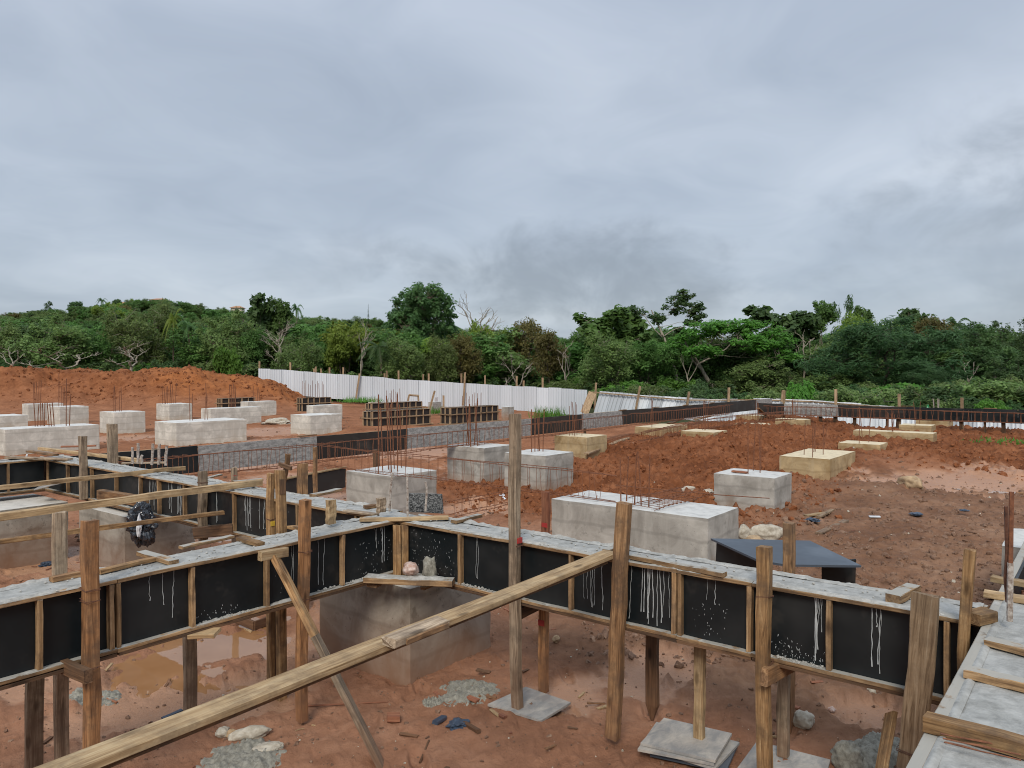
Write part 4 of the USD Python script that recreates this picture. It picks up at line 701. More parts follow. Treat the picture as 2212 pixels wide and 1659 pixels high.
# ---------------- pieces nailed across the tops (parts of the forms)
def across(t, name, a, b, w=.05, th=.026, z=ZT + .016, m=W_YELM, side=None, rz=0):
    pa, pb = at_z(*a, z), at_z(*b, z + rz)
    pa[2] = z; pb[2] = z + rz
    return board(t, name, pa, pb, w, th, m, b=.003, n=5, wob=.002)
across(A, 'cross_batten', (302, 1196), (372, 1216), .075, .03, ZT + .019); across(A, 'cross_batten', (516, 1164), (562, 1177), .07, .03, ZT + .019, W_YEL)
across(A, 'cross_batten', (625, 1139), (660, 1146), .06, .03, ZT + .018, W_YEL); across(A, 'edge_batten', (106, 1254), (168, 1241), .055, .035, ZT + .02, W_BRN); across(A, 'edge_batten', (210, 1237), (352, 1204), .05, .03, ZT + .018, W_YEL)
across(A, 'edge_batten', (388, 1184), (500, 1160), .06, .022, ZT + .014, W_YELM); across(A, 'cross_batten', (544, 1196), (560, 1193), .045, .03, ZT - .09, W_YEL)
across(B, 'cross_batten', (980, 1128), (1036, 1114), .07, .028, ZT + .02); across(B, 'corner_batten', (776, 1124), (968, 1119), .065, .03, ZT + .022, W_BOARD)
across(B, 'edge_batten', (1365, 1204), (1568, 1243), .055, .032, ZT + .018, W_YELM); across(B, 'cross_batten', (1932, 1296), (1978, 1272), .085, .05, ZT + .03, W_YELM); across(B, 'cross_batten', (1310, 1192), (1345, 1178), .06, .025, ZT + .016)
across(C, 'cross_batten', (674, 1071), (732, 1058), .09, .028, ZT + .02); across(C, 'cross_batten', (503, 1042), (565, 1036), .08, .026, ZT + .018); across(C, 'cross_batten', (262, 1001), (355, 999), .08, .024, ZT + .016, W_GREY); across(C, 'cross_batten', (787, 1096), (812, 1093), .07, .03, ZT + .018, W_BRN)
across(C, 'edge_batten', (430, 1037), (475, 1026), .06, .02, ZT + .014); across(A, 'cross_batten', (745, 1104), (812, 1112), .08, .02, ZT + .012, W_GREY)
for (a, b, w, th) in (((2139, 1387), (2230, 1412), .075, .035), ((2093, 1455), (2230, 1487), .075, .04), ((2006, 1564), (2235, 1625), .07, .06), ((2104, 1338), (2143, 1330), .10, .06)):
    across(Gb, 'cross_batten', a, b, w, th, ZT + th / 2 + .003, W_YELM if th < .05 else W_YEL)
for (a, b, w, th) in (((2147, 1251), (2225, 1264), .07, .035), ((2131, 1284), (2225, 1298), .075, .035)):
    across(G2, 'cross_batten', a, b, w, th, ZT + th / 2 + .003, W_BOARD)
for k in range(3): across(Gb, 'tie_wire', (2040 + k * 4, 1592 + k * 9), (2215, 1625 + k * 12), .006, .006, ZT + .03 + k * .004, RUST)
# ---------------- the long far form (one skin of used sheets) and the right-hand one
def skin_form(name, label, e, n, O, L, sheets, zt=ZT, zb=ZB, stakes=(), cleats=()):
    e, n, O = np.array(e, float), np.array(n, float), np.array(O, float)
    def p3(s, q, z): x, y = O + e * s - n * q; return np.array([x, y, z])
    t = thing(name, label, 'formwork', p3(L / 2, .02, zb)); t.p3 = p3
    for a, b, m in sheets:
        dz = RNG.uniform(-.008, .008)
        M, l = frame(p3(a + .003, .009, (zt + zb) / 2 + dz), p3(b - .003, .009, (zt + zb) / 2 + dz), side=(0, 0, 1))
        put(t, 'plywood_panel', bevel_box(l, zt - zb, .018, b=.001, wob=.002), m, W=M)
        board(t, 'top_rail', p3(a + .003, .045, zt - .02 + dz), p3(b - .003, .045, zt - .02 + dz), .05, .03, W_BOARD, n=4)
        board(t, 'bottom_rail', p3(a + .003, .045, zb + .03), p3(b - .003, .045, zb + .03), .05, .03, W_BRN, n=4)
        k = max(2, int((b - a) / .6))
        for i in range(k): board(t, 'stud', p3(a + (i + .5) * (b - a) / k, .045, zb + .05), p3(a + (i + .5) * (b - a) / k, .045, zt - .04), .05, .03, W_BRN, side=(*n, 0), n=2)
    for s, q, z0, z1, w in stakes: board(t, 'support_stake', p3(s, q, z0), p3(s + RNG.uniform(-.03, .03), q, z1), w, .07, W_DRK if z1 < zt else W_FENCE, side=(*e, 0), n=3)
    for s, w in cleats: board(t, 'cleat', p3(s - w, .02, zt + .02), p3(s + w, .04, zt + .025), .09, .025, W_BRN, n=3)
    return t
xE = lambda px: on(px, 930, 1, 13.15)[0] - 5.1
E_edges = [(0.05, xE(427), PLY_BLK), (xE(427), xE(684), PLY_WORN), (xE(684), xE(880), PLY_BRN), (xE(880), xE(1020), PLY_WORN), (xE(1020), xE(1148), PLY_WORN), (xE(1148), xE(1257), PLY_BRN), (xE(1257), xE(1344.6), PLY_WORN), (xE(1344.6), xE(1404), PLY_BRN), (xE(1404), xE(1538), PLY_BRN), (xE(1538), xE(1634), PLY_BRN), (xE(1634), xE(1668), PLY_WORN)]
Ef = skin_form('long_formwork', 'long beam form of alternating black and white worn sheets crossing the middle of the site', (1, 0), (0, -1), (5.1, 13.15), xE(1668), E_edges, stakes=[(xE(c), -.05, .0, 1.02, .06) for c in (812, 1260)], cleats=[(xE(c), .22) for c in (665, 1347, 1418, 1483, 1540)])
yF = lambda px: 11.9 - on(px, 890, 0, 32.0)[1]
F_edges = [(0.0, yF(1694), PLY_BRN), (yF(1694), yF(1811), PLY_WORN), (yF(1811), yF(1958), PLY_BRN), (yF(1958), yF(2100), PLY_BLK), (yF(2100), yF(2200), PLY_BLK), (yF(2200), yF(2420), PLY_BLK)]
Ff = skin_form('long_formwork', 'right-hand dark beam form standing on stakes with bright fence sheets below it', (0, -1), (-1, 0), (32.0, 11.9), yF(2420), F_edges, stakes=[(yF(c), .12, .45, 1.0, w) for c, w in ((1771, .13), (1803, .16), (1845, .12), (1915, .08), (1938, .1), (2077, .1), (2129, .07), (2169, .13))] + [(yF(c), .15, .6, z, .1) for c, z in ((1804, 2.1), (1942, 1.95), (2078, 1.85))] + [(yF(1690), .2, .6, 2.0, .1)], cleats=[(yF(c), .2) for c in (1845, 1960, 2140)])
# ------------------------------------------------------------------ posts, props, stakes, loose boards
def post(label, top, bot, ax, val, w=.075, t=.075, m=W_BRN, botz=None, name='timber_post', cat='post', tip=None, wires=(), group=None, side=(1, .0, 0), marks=(), lean=None):
    """top, bot: photo points of the centre of its head and foot on the plane axis = val (bot None: straight down into the ground)."""
    p1 = on(*top, ax, val)
    if bot is None: p0 = np.array([p1[0], p1[1], gz(p1[0], p1[1]) - .12 if botz is None else botz])
    else: p0 = on(*bot, ax, val)
    th = thing(name, label, cat, p0, group)
    nd = board(th, 'shaft', p0, p1, w, t, m, side=side, n=8, b=.005, wob=.005, tip=tip, ends=.012)
    M, L = frame(p0, p1, side)
    def ring(z, r=.0022):
        o = .5 * w + .003; q = .5 * t + .003
        for k in range(2):
            pts = [(z + RNG.uniform(-.012, .012), a, b) for a, b in ((-o, -q), (o, -q), (o, q), (-o, q), (-o, -q))]
            put(th, 'tie_wire', tube([(M[:3, :3] @ np.array(p)) + M[:3, 3] for p in pts], r, 4), RUST_D)
    for z in wires: ring(z - p0[2])
    for z, dz, mm in marks:
        a = M[:3, :3] @ np.array([z - p0[2], 0, 0]) + M[:3, 3]
        board(th, 'paint_mark', a, a + (p1 - p0) / L * dz, w * .8, t + .006, mm, side=side, b=.001, n=2)
    return th
post('thick brown post wired to the near left beam, nearest the left picture edge', (190, 1126), (190, 1660), 1, 5.065, .082, .085, W_ORG, wires=(1.47, 1.40, .97))
post('pale knotted post standing behind the near left beam, left of the thick wired one', (124, 1108), None, 1, 5.66, .085, .05, W_GREY, side=(1, 0, 0))
post('reddish post wired to the near left beam beside the diagonal brace', (660, 1080), (648, 1562), 1, 5.07, .075, .07, W_ORG, wires=(1.40, 1.02))
post('pair post with a rust-brown patch on its head, between near left and middle beams', (605, 1016), None, 1, 5.66, .075, .065, W_YEL, marks=((1.78, .13, W_DRK),))
post('post with yellow paint marks, the left one of the pair', (583, 1023), None, 1, 5.75, .05, .06, W_YEL, wires=(1.55,), marks=((1.50, .04, YEL_PAINT),))
post('short pale tapered stub sticking up from the wet concrete before the junction', (715, 1080), (713, 1131), 1, 5.40, .085, .05, W_BOARD, name='timber_stub', cat='stub')
post('short square stub at the beam junction by the mortared rods', (823, 1076), (822, 1107), 0, 4.80, .075, .06, W_GREY, name='timber_stub', cat='stub')
post('weathered post wired to the middle beam where the second long rail ends', (436, 1018), (436, 1175), 0, 4.79, .085, .08, W_GREY, wires=(1.53,), botz=.0)
post('dark weathered post in front of the middle beam, towards its far end', (178, 942), (178, 1078), 0, 4.79, .09, .085, W_GREY)
post('post standing behind the far end of the middle beam', (241, 916), None, 0, 5.36, .12, .11, W_GREY)
post('short post with two nail holes behind the middle beam', (652, 1002), None, 0, 5.6, .10, .09, W_BRN)
post('small red-topped stake behind the middle beam', (504, 1010), None, 0, 6.0, .075, .05, W_GREY, marks=((1.28, .1, RED_PAINT),), name='timber_stake', cat='stake')
st = post('leaning thin stake with a crosspiece tied to it, behind the middle beam', (622, 981), (609, 1055), 0, 5.7, .06, .035, W_BRN, name='timber_stake', cat='stake')
a, b = on(602, 1003, 0, 5.66), on(628, 1012, 0, 5.66); board(st, 'crosspiece', a, b, .03, .05, W_DRK, n=3)
post('thin stake under the left end of the suspended rebar cage', (680, 966), None, 0, 7.7, .06, .045, W_BRN, name='timber_stake', cat='stake')
post('stake under the rebar cage left of the mottled pier', (812, 972), None, 0, 10.6, .12, .08, W_DRK, name='timber_stake', cat='stake')
post('tallest post of all, with a small red mark, in front of the near right beam', (1114, 895), (1117, 1541), 0, 4.79, .072, .075, W_GREY, wires=(1.46,), marks=((1.475, .045, RED_PAINT),))
post('pointed reddish stake with red marks, behind the near right beam by the long pier', (1179, 1063), None, 0, 7.0, .10, .045, W_RED, name='pointed_stake', cat='stake', side=(0, 1, 0), marks=((1.08, .05, RED_PAINT),))
post('broad dark-streaked post at which the long sloping plank ends', (1348, 1088), (1326, 1600), 0, 4.775, .095, .075, W_BRN, side=(0, 1, 0))
post('yellowish post wired to the near right beam, right of the white-streaked panels', (1654, 1183), (1658, 1680), 0, 4.785, .08, .075, W_YEL, wires=(1.42, 1.0), side=(0, 1, 0))
post('brown post rising behind the near right beam through the dark sheet', (1708, 1130), None, 0, 5.9, .095, .07, W_BRN)
post('widest pale leaning post near the lower right corner', (2003, 1285), (1972, 1668), 0, 4.70, .132, .055, W_FENCE, wires=(.72,), side=(0, 1, 0))
post('slim yellow post in the angle between the two right-hand beams', (2100, 1189), (2084, 1570), 0, 4.80, .055, .05, W_YEL, side=(0, 1, 0))
# props under the beams
def prop(label, top, foot, fz, w=.075, t=.075, m=W_GREY, tip=None, zt=ZB - .027, side=(0, 1, 0), marks=(), name='timber_prop'):
    p0 = at_z(*foot, fz); p0[2] = fz; p1 = p0 + 0.0; p1[2] = zt
    r = at_d(top[0], top[1], p0[:2] @ fw); p1[:2] = r[:2]
    th = thing(name, label, 'prop', p0)
    board(th, 'shaft', p0, p1, w, t, m, side=side, n=6, b=.005, wob=.003, tip=tip, ends=.01)
    for z, dz, mm in marks: board(th, 'paint_mark', p0 * (1 - (z - fz) / (zt - fz)) + p1 * ((z - fz) / (zt - fz)), p0 * (1 - (z + dz - fz) / (zt - fz)) + p1 * ((z + dz - fz) / (zt - fz)), w * .9, t + .006, mm, side=side, b=.001, n=2)
    return th
prop('prop with a red mark under the near right beam, right of the tallest post', (1175, 1310), (1174, 1498), .135, .07, .065, W_ORG, marks=((.70, .05, RED_PAINT),))
prop('dark prop with a pointed foot under the near right beam', (1412, 1369), (1412, 1566), .06, .10, .05, W_DRK, tip=.16)
prop('pale square prop standing on the stack of mortar-smeared sheets', (1514, 1393), (1514, 1606), .215, .07, .06, W_BOARD)
prop('grey prop beside the yellowish wired post, foot on the blue-grey sheet', (1698, 1458), (1698, 1640), .14, .075, .06, W_GREY)
prop('pale plank prop at the lower left, whitened with mortar', (70, 1458), (62, 1700), .0, .11, .04, W_GREY, side=(1, 0, 0))
prop('prop carrying a small square board under the near left beam', (404, 1372), (405, 1572), .0, .10, .05, W_GREY, side=(1, 0, 0))
prop('cracked prop under the near left beam just left of the diagonal brace', (591, 1316), (591, 1497), .0, .09, .07, W_GREY, side=(1, 0, 0))
t = thing('small_board', 'small square board on top of a prop under the near left beam', 'board', at_z(437, 1371, .955))
board(t, 'board', at_z(408, 1372, .955), at_z(466, 1370, .955), .16, .028, W_BOARD, n=3)
t = thing('bracket_block', 'mossy dark bracket block nailed across under the near left beam', 'wood block', at_z(160, 1455, .93)); a, b = at_d(120, 1437, 4.85), at_d(184, 1466, 4.62); board(t, 'block', a, b, .05, .085, W_DRK, n=3)
t = thing('bracket_block', 'dark bracket tying the tallest post to the red-marked prop', 'wood block', at_d(1140, 1318, 6.25)); board(t, 'block', at_d(1106, 1336, 6.18), at_d(1174, 1302, 6.42), .05, .09, W_DRK, n=3)
t = thing('bracket_block', 'brown bracket between the yellowish wired post and the prop behind it', 'wood block', at_d(1700, 1450, 4.7)); board(t, 'block', at_d(1655, 1468, 4.72), at_d(1726, 1428, 5.1), .05, .11, W_BRN, n=3)
t = thing('bracket_block', 'rough bracket under the middle beam by the bagged pier', 'wood block', at_d(440, 1150, 9)); board(t, 'block', at_d(420, 1152, 8.9), at_d(505, 1144, 8.7), .08, .13, W_DRK, n=3)
# diagonal brace and its cleat
t = thing('diagonal_brace', 'diagonal brace leaning on the near left beam, yellow above and grey below', 'brace', on(588, 1205, 1, 5.0))
top = on(590, 1203, 1, 5.03); ft = at_z(826, 1672, .02); mid = top * .52 + ft * .48
board(t, 'upper_piece', mid + (ft - top) * .12, top, .10, .045, W_YEL, side=(1, .9, 0), n=6); off = np.array([-.02, -.04, .0]); board(t, 'lower_piece', ft, mid - (ft - top) * .10 + off * 1.0, .10, .042, W_GREY, side=(1, .9, 0), n=6)
t = thing('brace_cleat', 'short rough block nailed over the head of the diagonal brace', 'wood block', on(588, 1198, 1, 5.0)); board(t, 'block', on(559, 1203, 1, 5.02), on(618, 1193, 1, 5.02), .05, .07, W_BOARD, n=4, side=(0, 1, 0))
# the long sloping plank in front, doubled, and the short piece on it
t = thing('long_plank', 'longest plank in the foreground, sloping up from lower left to the broad dark-streaked post', 'plank', at_z(600, 1497, 1.48))
pa, pb = at_z(-150, 1779, 1.485), at_z(1322, 1197, 1.51); pa[2] = 1.485; pb[2] = 1.512
board(t, 'upper_plank', pa, pb, .13, .030, W_BOARD, n=9, wob=.0016, b=.0025); dn = np.array([.004, .012, -.0335]); board(t, 'lower_plank', pa + dn, pb + dn * 1.0 - (pb - pa) * .03, .105, .024, W_BRN, n=9, wob=.0016, b=.0025)
t = thing('short_board', 'short thick board with a split end lying on the longest plank', 'board', at_z(900, 1370, 1.53)); board(t, 'board', at_z(838, 1391, 1.53), at_z(955, 1346, 1.532), .10, .04, W_GREY, n=4, ends=.02); board(t, 'splinter', at_z(872, 1388, 1.525), at_z(962, 1352, 1.527), .05, .03, W_BRN, n=3, ends=.02)
# thin rails spanning the left bays
def rail(label, y, za, zb, xa, xb, w, th, m):
    t = thing('timber_rail', label, 'rail', ((xa + xb) / 2, y, za)); board(t, 'rail', (xa, y, za), (xb, y + .0, zb), w, th, m, n=10, wob=.006); return t
p = at_z(388, 1011, 1.53); q = at_z(0, 1058, 1.50); rail('upper long thin rail reaching from the left edge onto the middle beam', q[1], 1.50, 1.53, q[0] - 1.2, p[0] + .05, .05, .05, W_BOARD)
p = at_z(562, 1041, 1.53); q = at_z(0, 1122, 1.50); r_ = rail('second long thin rail, broader and greyer, reaching onto the middle beam', (p[1] + q[1]) / 2, 1.50, 1.53, q[0] - 1.0, p[0], .07, .07, W_BOARD)
q = on(0, 1170, 1, 7.95); p = on(420, 1117, 1, 7.95); rail('lowest long thin rail, passing behind two posts to the weathered wired post', 7.95, q[2], p[2], q[0] - 1.0, 4.78, .045, .045, W_YEL)
t = thing('loose_batten', 'pale straight batten lying along the top of the middle beam', 'batten', at_z(190, 982, 1.5)); board(t, 'batten', at_z(84, 969, 1.50), at_z(302, 995, 1.50), .07, .05, W_BOARD, n=6)
t = thing('loose_board', 'wedge of board under the middle beam, by the lowest rail', 'board', at_d(250, 1080, 9.6)); board(t, 'board', at_d(214, 1068, 9.7), at_d(312, 1085, 9.4), .1, .12, W_BRN, n=3)
t = thing('white_stick', 'thin white stick leaning against the far left form', 'stick', at_d(38, 1020, 11.9)); board(t, 'stick', at_d(25, 1056, 11.85), at_d(57, 982, 11.9), .03, .02, plain('white_stick', (.6, .6, .58), .7), n=3)
t = thing('grey_board', 'grey mortared board propped on the edge pier below the far left form', 'board', at_d(105, 1052, 11.4)); M, L = frame(at_d(76, 1056, 11.4), at_d(130, 1042, 11.5)); put(t, 'board', bevel_box(L, .3, .02), PLY_GREY, W=M)
for i, (a, b, lab) in enumerate((((15, 988), (150, 992), 'flat grey offcut in the pile at the far left corner of the forms'), ((60, 975), (120, 983), 'brown offcut crossing the pile at the far left corner of the forms'), ((130, 965), (206, 963), 'thin red-brown strip lying flat behind the far left corner'))):
    t = thing('loose_offcut', lab, 'offcut', at_z(*a, 1.5)); board(t, 'board', at_z(*a, 1.50 + .02 * i), at_z(*b, 1.50 + .02 * i), .12 - .03 * i, .03, (W_GREY, W_BRN, W_RED)[i], n=3)
# on the corner pier: two boards, broken brick, mortar heap
ca, cb = on(789, 1243, 1, 5.085), on(979, 1245, 0, 4.785); ca[2] = cb[2] = ZB + .058
t = thing('ledge_board', 'mortar-crusted board lying across the corner of the near forms, above the corner pier', 'board', (ca + cb) / 2); board(t, 'board', ca, cb, .13, .05, W_YELM, n=5); spill(t, lambda s, q: (ca[0] * (1 - s) + cb[0] * s + q * .7, ca[1] * (1 - s) + cb[1] * s + q * .7), 0.02, .98, -.06, .07, ca[2] + .027, .47, 51, step=.03)
t = thing('ledge_board', 'small board wedged under the left end of the mortar-crusted one', 'board', (ca + cb) / 2); board(t, 'board', ca + [.02, -.05, -.06], ca + [.32, .02, -.055], .10, .03, W_BRN, n=3)
t = thing('ledge_board', 'splintered stick hanging over the edge of the corner pier', 'board', at_z(940, 1260, .93)); board(t, 'board', at_z(912, 1274, .935), at_z(958, 1254, .94), .05, .022, W_BRN, n=3)
p = ca * .47 + cb * .53 + [.035, .05, .085]; t = put(None, 'broken_brick', place(rock(.085, 5, (1.25, .8, .72), 3, .3), p, .9), BRICK, smooth=40); tag(t, 'lump of broken brick with white mortar on the board across the corner', 'brick')
p = ca * .27 + cb * .73 + [.05, .05, .08]; t = put(None, 'mortar_heap', place(rock(.09, 8, (.75, .75, 1.35), 3, .4), p, .4), MORTAR_G, smooth=40); tag(t, 'grey heap of dropped mortar beside the broken brick', 'mortar')
# mortared rods at the junction and the mottled plate
def rod(label, pts, ax, val, r, m, m2=None, split=.5):
    P0 = [on(px, py, ax, val) for px, py in pts]; t = thing('reinforcing_rod', label, 'rebar', P0[0])
    if m2 is None: put(t, 'rod', tube(np.linspace(P0[0], P0[-1], 5) + RNG.normal(0, .004, (5, 3)), r, 6), m)
    else:
        k = P0[0] * (1 - split) + P0[-1] * split
        put(t, 'mortared_end', tube([P0[0], k], r * 1.25, 6), m2); put(t, 'rusty_end', tube([k, P0[-1]], r, 6), m)
    return t
rod('leaning mortar-coated rod at the junction, left of three', [(840, 1105), (848, 1022)], 0, 5.05, .012, RUST_M)
rod('upright mortar-coated rod at the junction, middle of three', [(880, 1118), (880, 1024)], 0, 5.0, .011, RUST_M)
rod('shorter mortar-coated rod at the junction before the mottled plate', [(919, 1105), (920, 1042)], 0, 5.12, .011, RUST_M)
for c, y0, y1, lab in ((284, 1002, 966, 'first'), (296, 1000, 958, 'second'), (304, 1002, 984, 'third and shortest'), (328, 1004, 958, 'fourth'), (342, 1004, 960, 'fifth'), (357, 1006, 962, 'sixth and rightmost')):
    rod(f'{lab} of six mortared rods rising from the middle beam before the long form', [(c, y0), (c + 1, y1)], 0, 5.08, .018, RUST_M)
rod('tall rusty rod with a mortared foot at the right picture edge', [(2187, 1345), (2188, 1063)], 1, .42, .012, RUST, RUST_M, .45)
rod('shorter rusty rod beside the tall one at the right picture edge', [(2180, 1300), (2176, 1095)], 1, .44, .009, RUST_D)
t = thing('plywood_plate', 'small mottled grey plywood plate standing on edge behind the junction', 'plywood', on(920, 1103, 0, 5.42)); M, L = frame(on(883, 1086, 0, 5.40), on(955, 1089, 0, 5.40), side=(0, 0, 1)); put(t, 'plate', bevel_box(L, .19, .018), PLY_SPL, W=M)
t = thing('low_form_board', 'dark board on edge with pale top behind the middle beam, against the mottled pier', 'formwork', on(690, 1040, 0, 6.6)); a, b = at_z(588, 1066, .55), at_z(745, 1032, .55); M, L = frame(a, b, side=(0, 0, 1)); put(t, 'panel', bevel_box(L, .42, .018), PLY_BRN, W=M); board(t, 'top_rail', a + [0, 0, .225], b + [0, 0, .225], .07, .03, W_BOARD)
# slate-coloured sheet across an open box behind the near right beam
t = thing('dark_sheet', 'slate-grey plywood sheet lying over an open black box behind the near right beam', 'plywood', at_z(1690, 1190, 1.1))
q4 = np.array([at_z(1537, 1164, 1.10), at_z(1752, 1169, 1.10), at_z(1864, 1223, 1.10), at_z(1700, 1221, 1.10), at_z(1640, 1211, 1.10)]); n5 = len(q4)
v = np.vstack([q4, q4 - [0, 0, .02]]); f = [(0, k + 1, k) for k in range(1, n5 - 1)] + [(n5, n5 + k, n5 + k + 1) for k in range(1, n5 - 1)] + [x for k in range(n5) for x in ((k, (k + 1) % n5, n5 + (k + 1) % n5), (k, n5 + (k + 1) % n5, n5 + k))]
put(t, 'sheet', (v, np.array(f)), PLY_BLUE)
for a, b in (((1550, 1190), (1640, 1222)), ((1780, 1236), (1850, 1228))):
    M, L = frame(at_z(*a, .98), at_z(*b, .98), side=(0, 0, 1)); M[2, 3] -= .085; put(t, 'box_side', bevel_box(L, .34, .018), PLY_BLK, W=M)
# plywood pads under props
def pad(label, corners, z, th=.018, m=PLY_GREY, layers=(), name='plywood_pad'):
    c = np.array([at_z(*q, z)[:2] for q in corners]); t = thing(name, label, 'plywood', (*c.mean(0), z))
    def sheet(c, z, m):
        n = len(c); a = sum(c[i][0] * c[(i+1) % n][1] - c[(i+1) % n][0] * c[i][1] for i in range(n))
        if a < 0: c = c[::-1]
        v = np.vstack([np.column_stack([c, np.full(n, z)]), np.column_stack([c, np.full(n, z - th)])]); f = [(0, k, k + 1) for k in range(1, n - 1)] + [(n, n + k + 1, n + k) for k in range(1, n - 1)] + [x for k in range(n) for x in ((k, n + k, n + (k + 1) % n), (k, n + (k + 1) % n, (k + 1) % n))]
        put(t, 'sheet', (v, np.array(f)), m)
    sheet(c, z, m)
    for dz, rot, dx, dy, mm in layers:
        r = math.radians(rot); R = np.array([[math.cos(r), -math.sin(r)], [math.sin(r), math.cos(r)]]); sheet((c - c.mean(0)) @ R.T + c.mean(0) + [dx, dy], z + dz, mm)
pad('square mortar-stained plywood pad under two props by the tallest post', [(1053, 1526), (1136, 1488), (1234, 1522), (1170, 1562)], .155)
pad('stack of skewed plywood pads under the pale square prop', [(1386, 1611), (1437, 1556), (1585, 1590), (1549, 1650)], .235, .018, PLY_GREY, ((-.022, 5, -.03, .02, PLY_GREY), (-.045, -7, .02, -.03, PLY_GREY), (-.067, 3, .03, -.05, PLY_BLUE)))
pad('blue-grey plywood pad at the bottom edge under the yellowish wired post', [(1580, 1690), (1640, 1607), (1800, 1648), (1780, 1720)], .135, .018, PLY_GREY)
# ------------------------------------------------------------------ rebar cages
def cage(label, a, b, w, h, pitch, r=.006, rs=.004, sag=0.0, roll=0.0, extra=(0, 0), m=RUST, skip=0.0, crush=1.0, seed=1):
    """A beam cage from a to b (middle of its underside)."""
    rg = np.random.default_rng(seed); a, b = np.array(a, float), np.array(b, float); L = np.linalg.norm(b - a); e = (b - a) / L
    s = np.cross([0, 0, 1.0], e); s /= np.linalg.norm(s); u = np.cross(e, s)
    if roll: s, u = s * math.cos(roll) + u * math.sin(roll), u * math.cos(roll) - s * math.sin(roll)
    t = thing('rebar_cage', label, 'rebar cage', (a + b) / 2); ph = rg.uniform(0, 6)
    def P(x, i, j):
        k = x / L; dz = -sag * 4 * k * (1 - k) + .012 * math.sin(x * 2.1 + ph + i) + .01 * math.sin(x * 5.3 + j)
        return a + e * x + s * (i * w / 2) + u * (j * h * crush) + np.array([0, 0, dz])
    for i in (-1, 1):
        for j in (0, 1):
            x = np.linspace(-extra[0] * rg.uniform(.3, 1), L + extra[1] * rg.uniform(.3, 1), max(6, int(L / .8)))
            put(t, 'longitudinal_bar', tube([P(q, i, j) for q in x], r, 5), m)
    x = .05
    while x < L:
        if rg.random() >= skip:
            k = rg.normal(0, .012); o = r + rs
            pts = [P(x + k, -1, 0) + (-s - u) * o, P(x - k, -1, 1) + (-s + u) * o, P(x + k, 1, 1) + (s + u) * o, P(x - k, 1, 0) + (s - u) * o]
            hook = [P(x + .01, -1, 0) + s * .03 + u * .05]
            put(t, 'stirrup', tube(pts + [pts[0]] + hook, rs, 4), m)
        x += pitch * rg.uniform(.9, 1.1)
    return t
cage('long suspended rebar cage passing over the mottled pier and the long grey pier', (9.72, 12.45, .945), (9.66, 5.9, .945), .16, .38, .2, .0062, .0042, .0, extra=(.1, .4), seed=2)
t = thing('rebar_rod', 'single thin rod drooping from the cage end past the grey pier with a board', 'rebar', at_d(1530, 1068, 11.6)); put(t, 'rod', tube([at_d(1330, 1048, 11.7), at_d(1450, 1060, 11.6), at_d(1560, 1070, 11.5), at_d(1664, 1077, 11.4)], .007, 5), RUST)
cage('flattened rebar cage lying askew on the long grey pier', at_z(1392, 1096, .95), at_z(1490, 1072, .95), .42, .10, .12, .006, .004, .0, extra=(.15, .25), seed=3)
cage('short rebar cage on the ground behind the near right beam, left of the tallest post', at_z(985, 1112, .35), at_z(1110, 1086, .36), .16, .22, .2, .007, .004, extra=(.25, .2), seed=4)
cage('long rebar cage lying along the front of the black and white form', (5.6, 12.85, .98), (22.6, 12.85, .99), .16, .36, .2, .0075, .005, .02, extra=(.2, .3), seed=5)
cage('far rebar cage leaning along the far end of the black and white form', (23.2, 12.95, 1.0), (31.5, 12.95, 1.0), .16, .36, .2, .009, .006, .02, extra=(.2, .3), seed=6)
cage('rebar cage along the right-hand dark form', (31.75, 11.4, 1.02), (31.75, .2, 1.02), .14, .34, .2, .011, .0075, .0, extra=(.2, .3), seed=7)
cage('rebar cage sagging across the pale pier in the middle of the clods', (21.3, 11.3, gz(21.3, 11.3) + .05), (30.2, 9.9, gz(30, 9.9) + .25), .2, .28, .2, .009, .006, -.12, extra=(.4, .5), seed=8)
cage('rebar cage lying on the clods before the wide low pier', (20.2, 11.9, gz(20.2, 11.9) + .03), (25.5, 11.0, gz(25.5, 11.0) + .03), .2, .24, .2, .008, .006, -.05, extra=(.4, .5), seed=9)
cage('rusty cage end sticking out of the open lower right beam', (5.5, .36, 1.02), (9.4, .36, 1.02), .18, .34, .18, .008, .005, seed=10)
# planks on the clods
for (a, b, za, zb_, w, lab) in (((1267, 980), (1357, 946), .48, .62, .16, 'long pale plank lying on the clods beside the tall yellow pier'), ((1447, 915), (1494, 893), .85, 1.05, .2, 'brown plank leaning up against the long form'), ((1502, 906), (1538, 898), .8, .82, .18, 'pale plank on the soil behind the pale pier with a cage'), ((1638, 882), (1660, 901), 1.3, .8, .12, 'short thin plank leaning at the far corner of the forms')):
    t = thing('loose_plank', lab, 'plank', at_z(*a, za)); board(t, 'plank', at_z(*a, za), at_z(*b, zb_), w, .045, W_FENCE if 'pale' in lab else W_BRN, n=5)
t = thing('loose_board', 'short rusty-brown board lying on the grey pier at the clods', 'board', at_z(1600, 1018, .95)); board(t, 'board', at_z(1583, 1018, .945), at_z(1615, 1021, .945), .09, .03, W_RED, n=3)
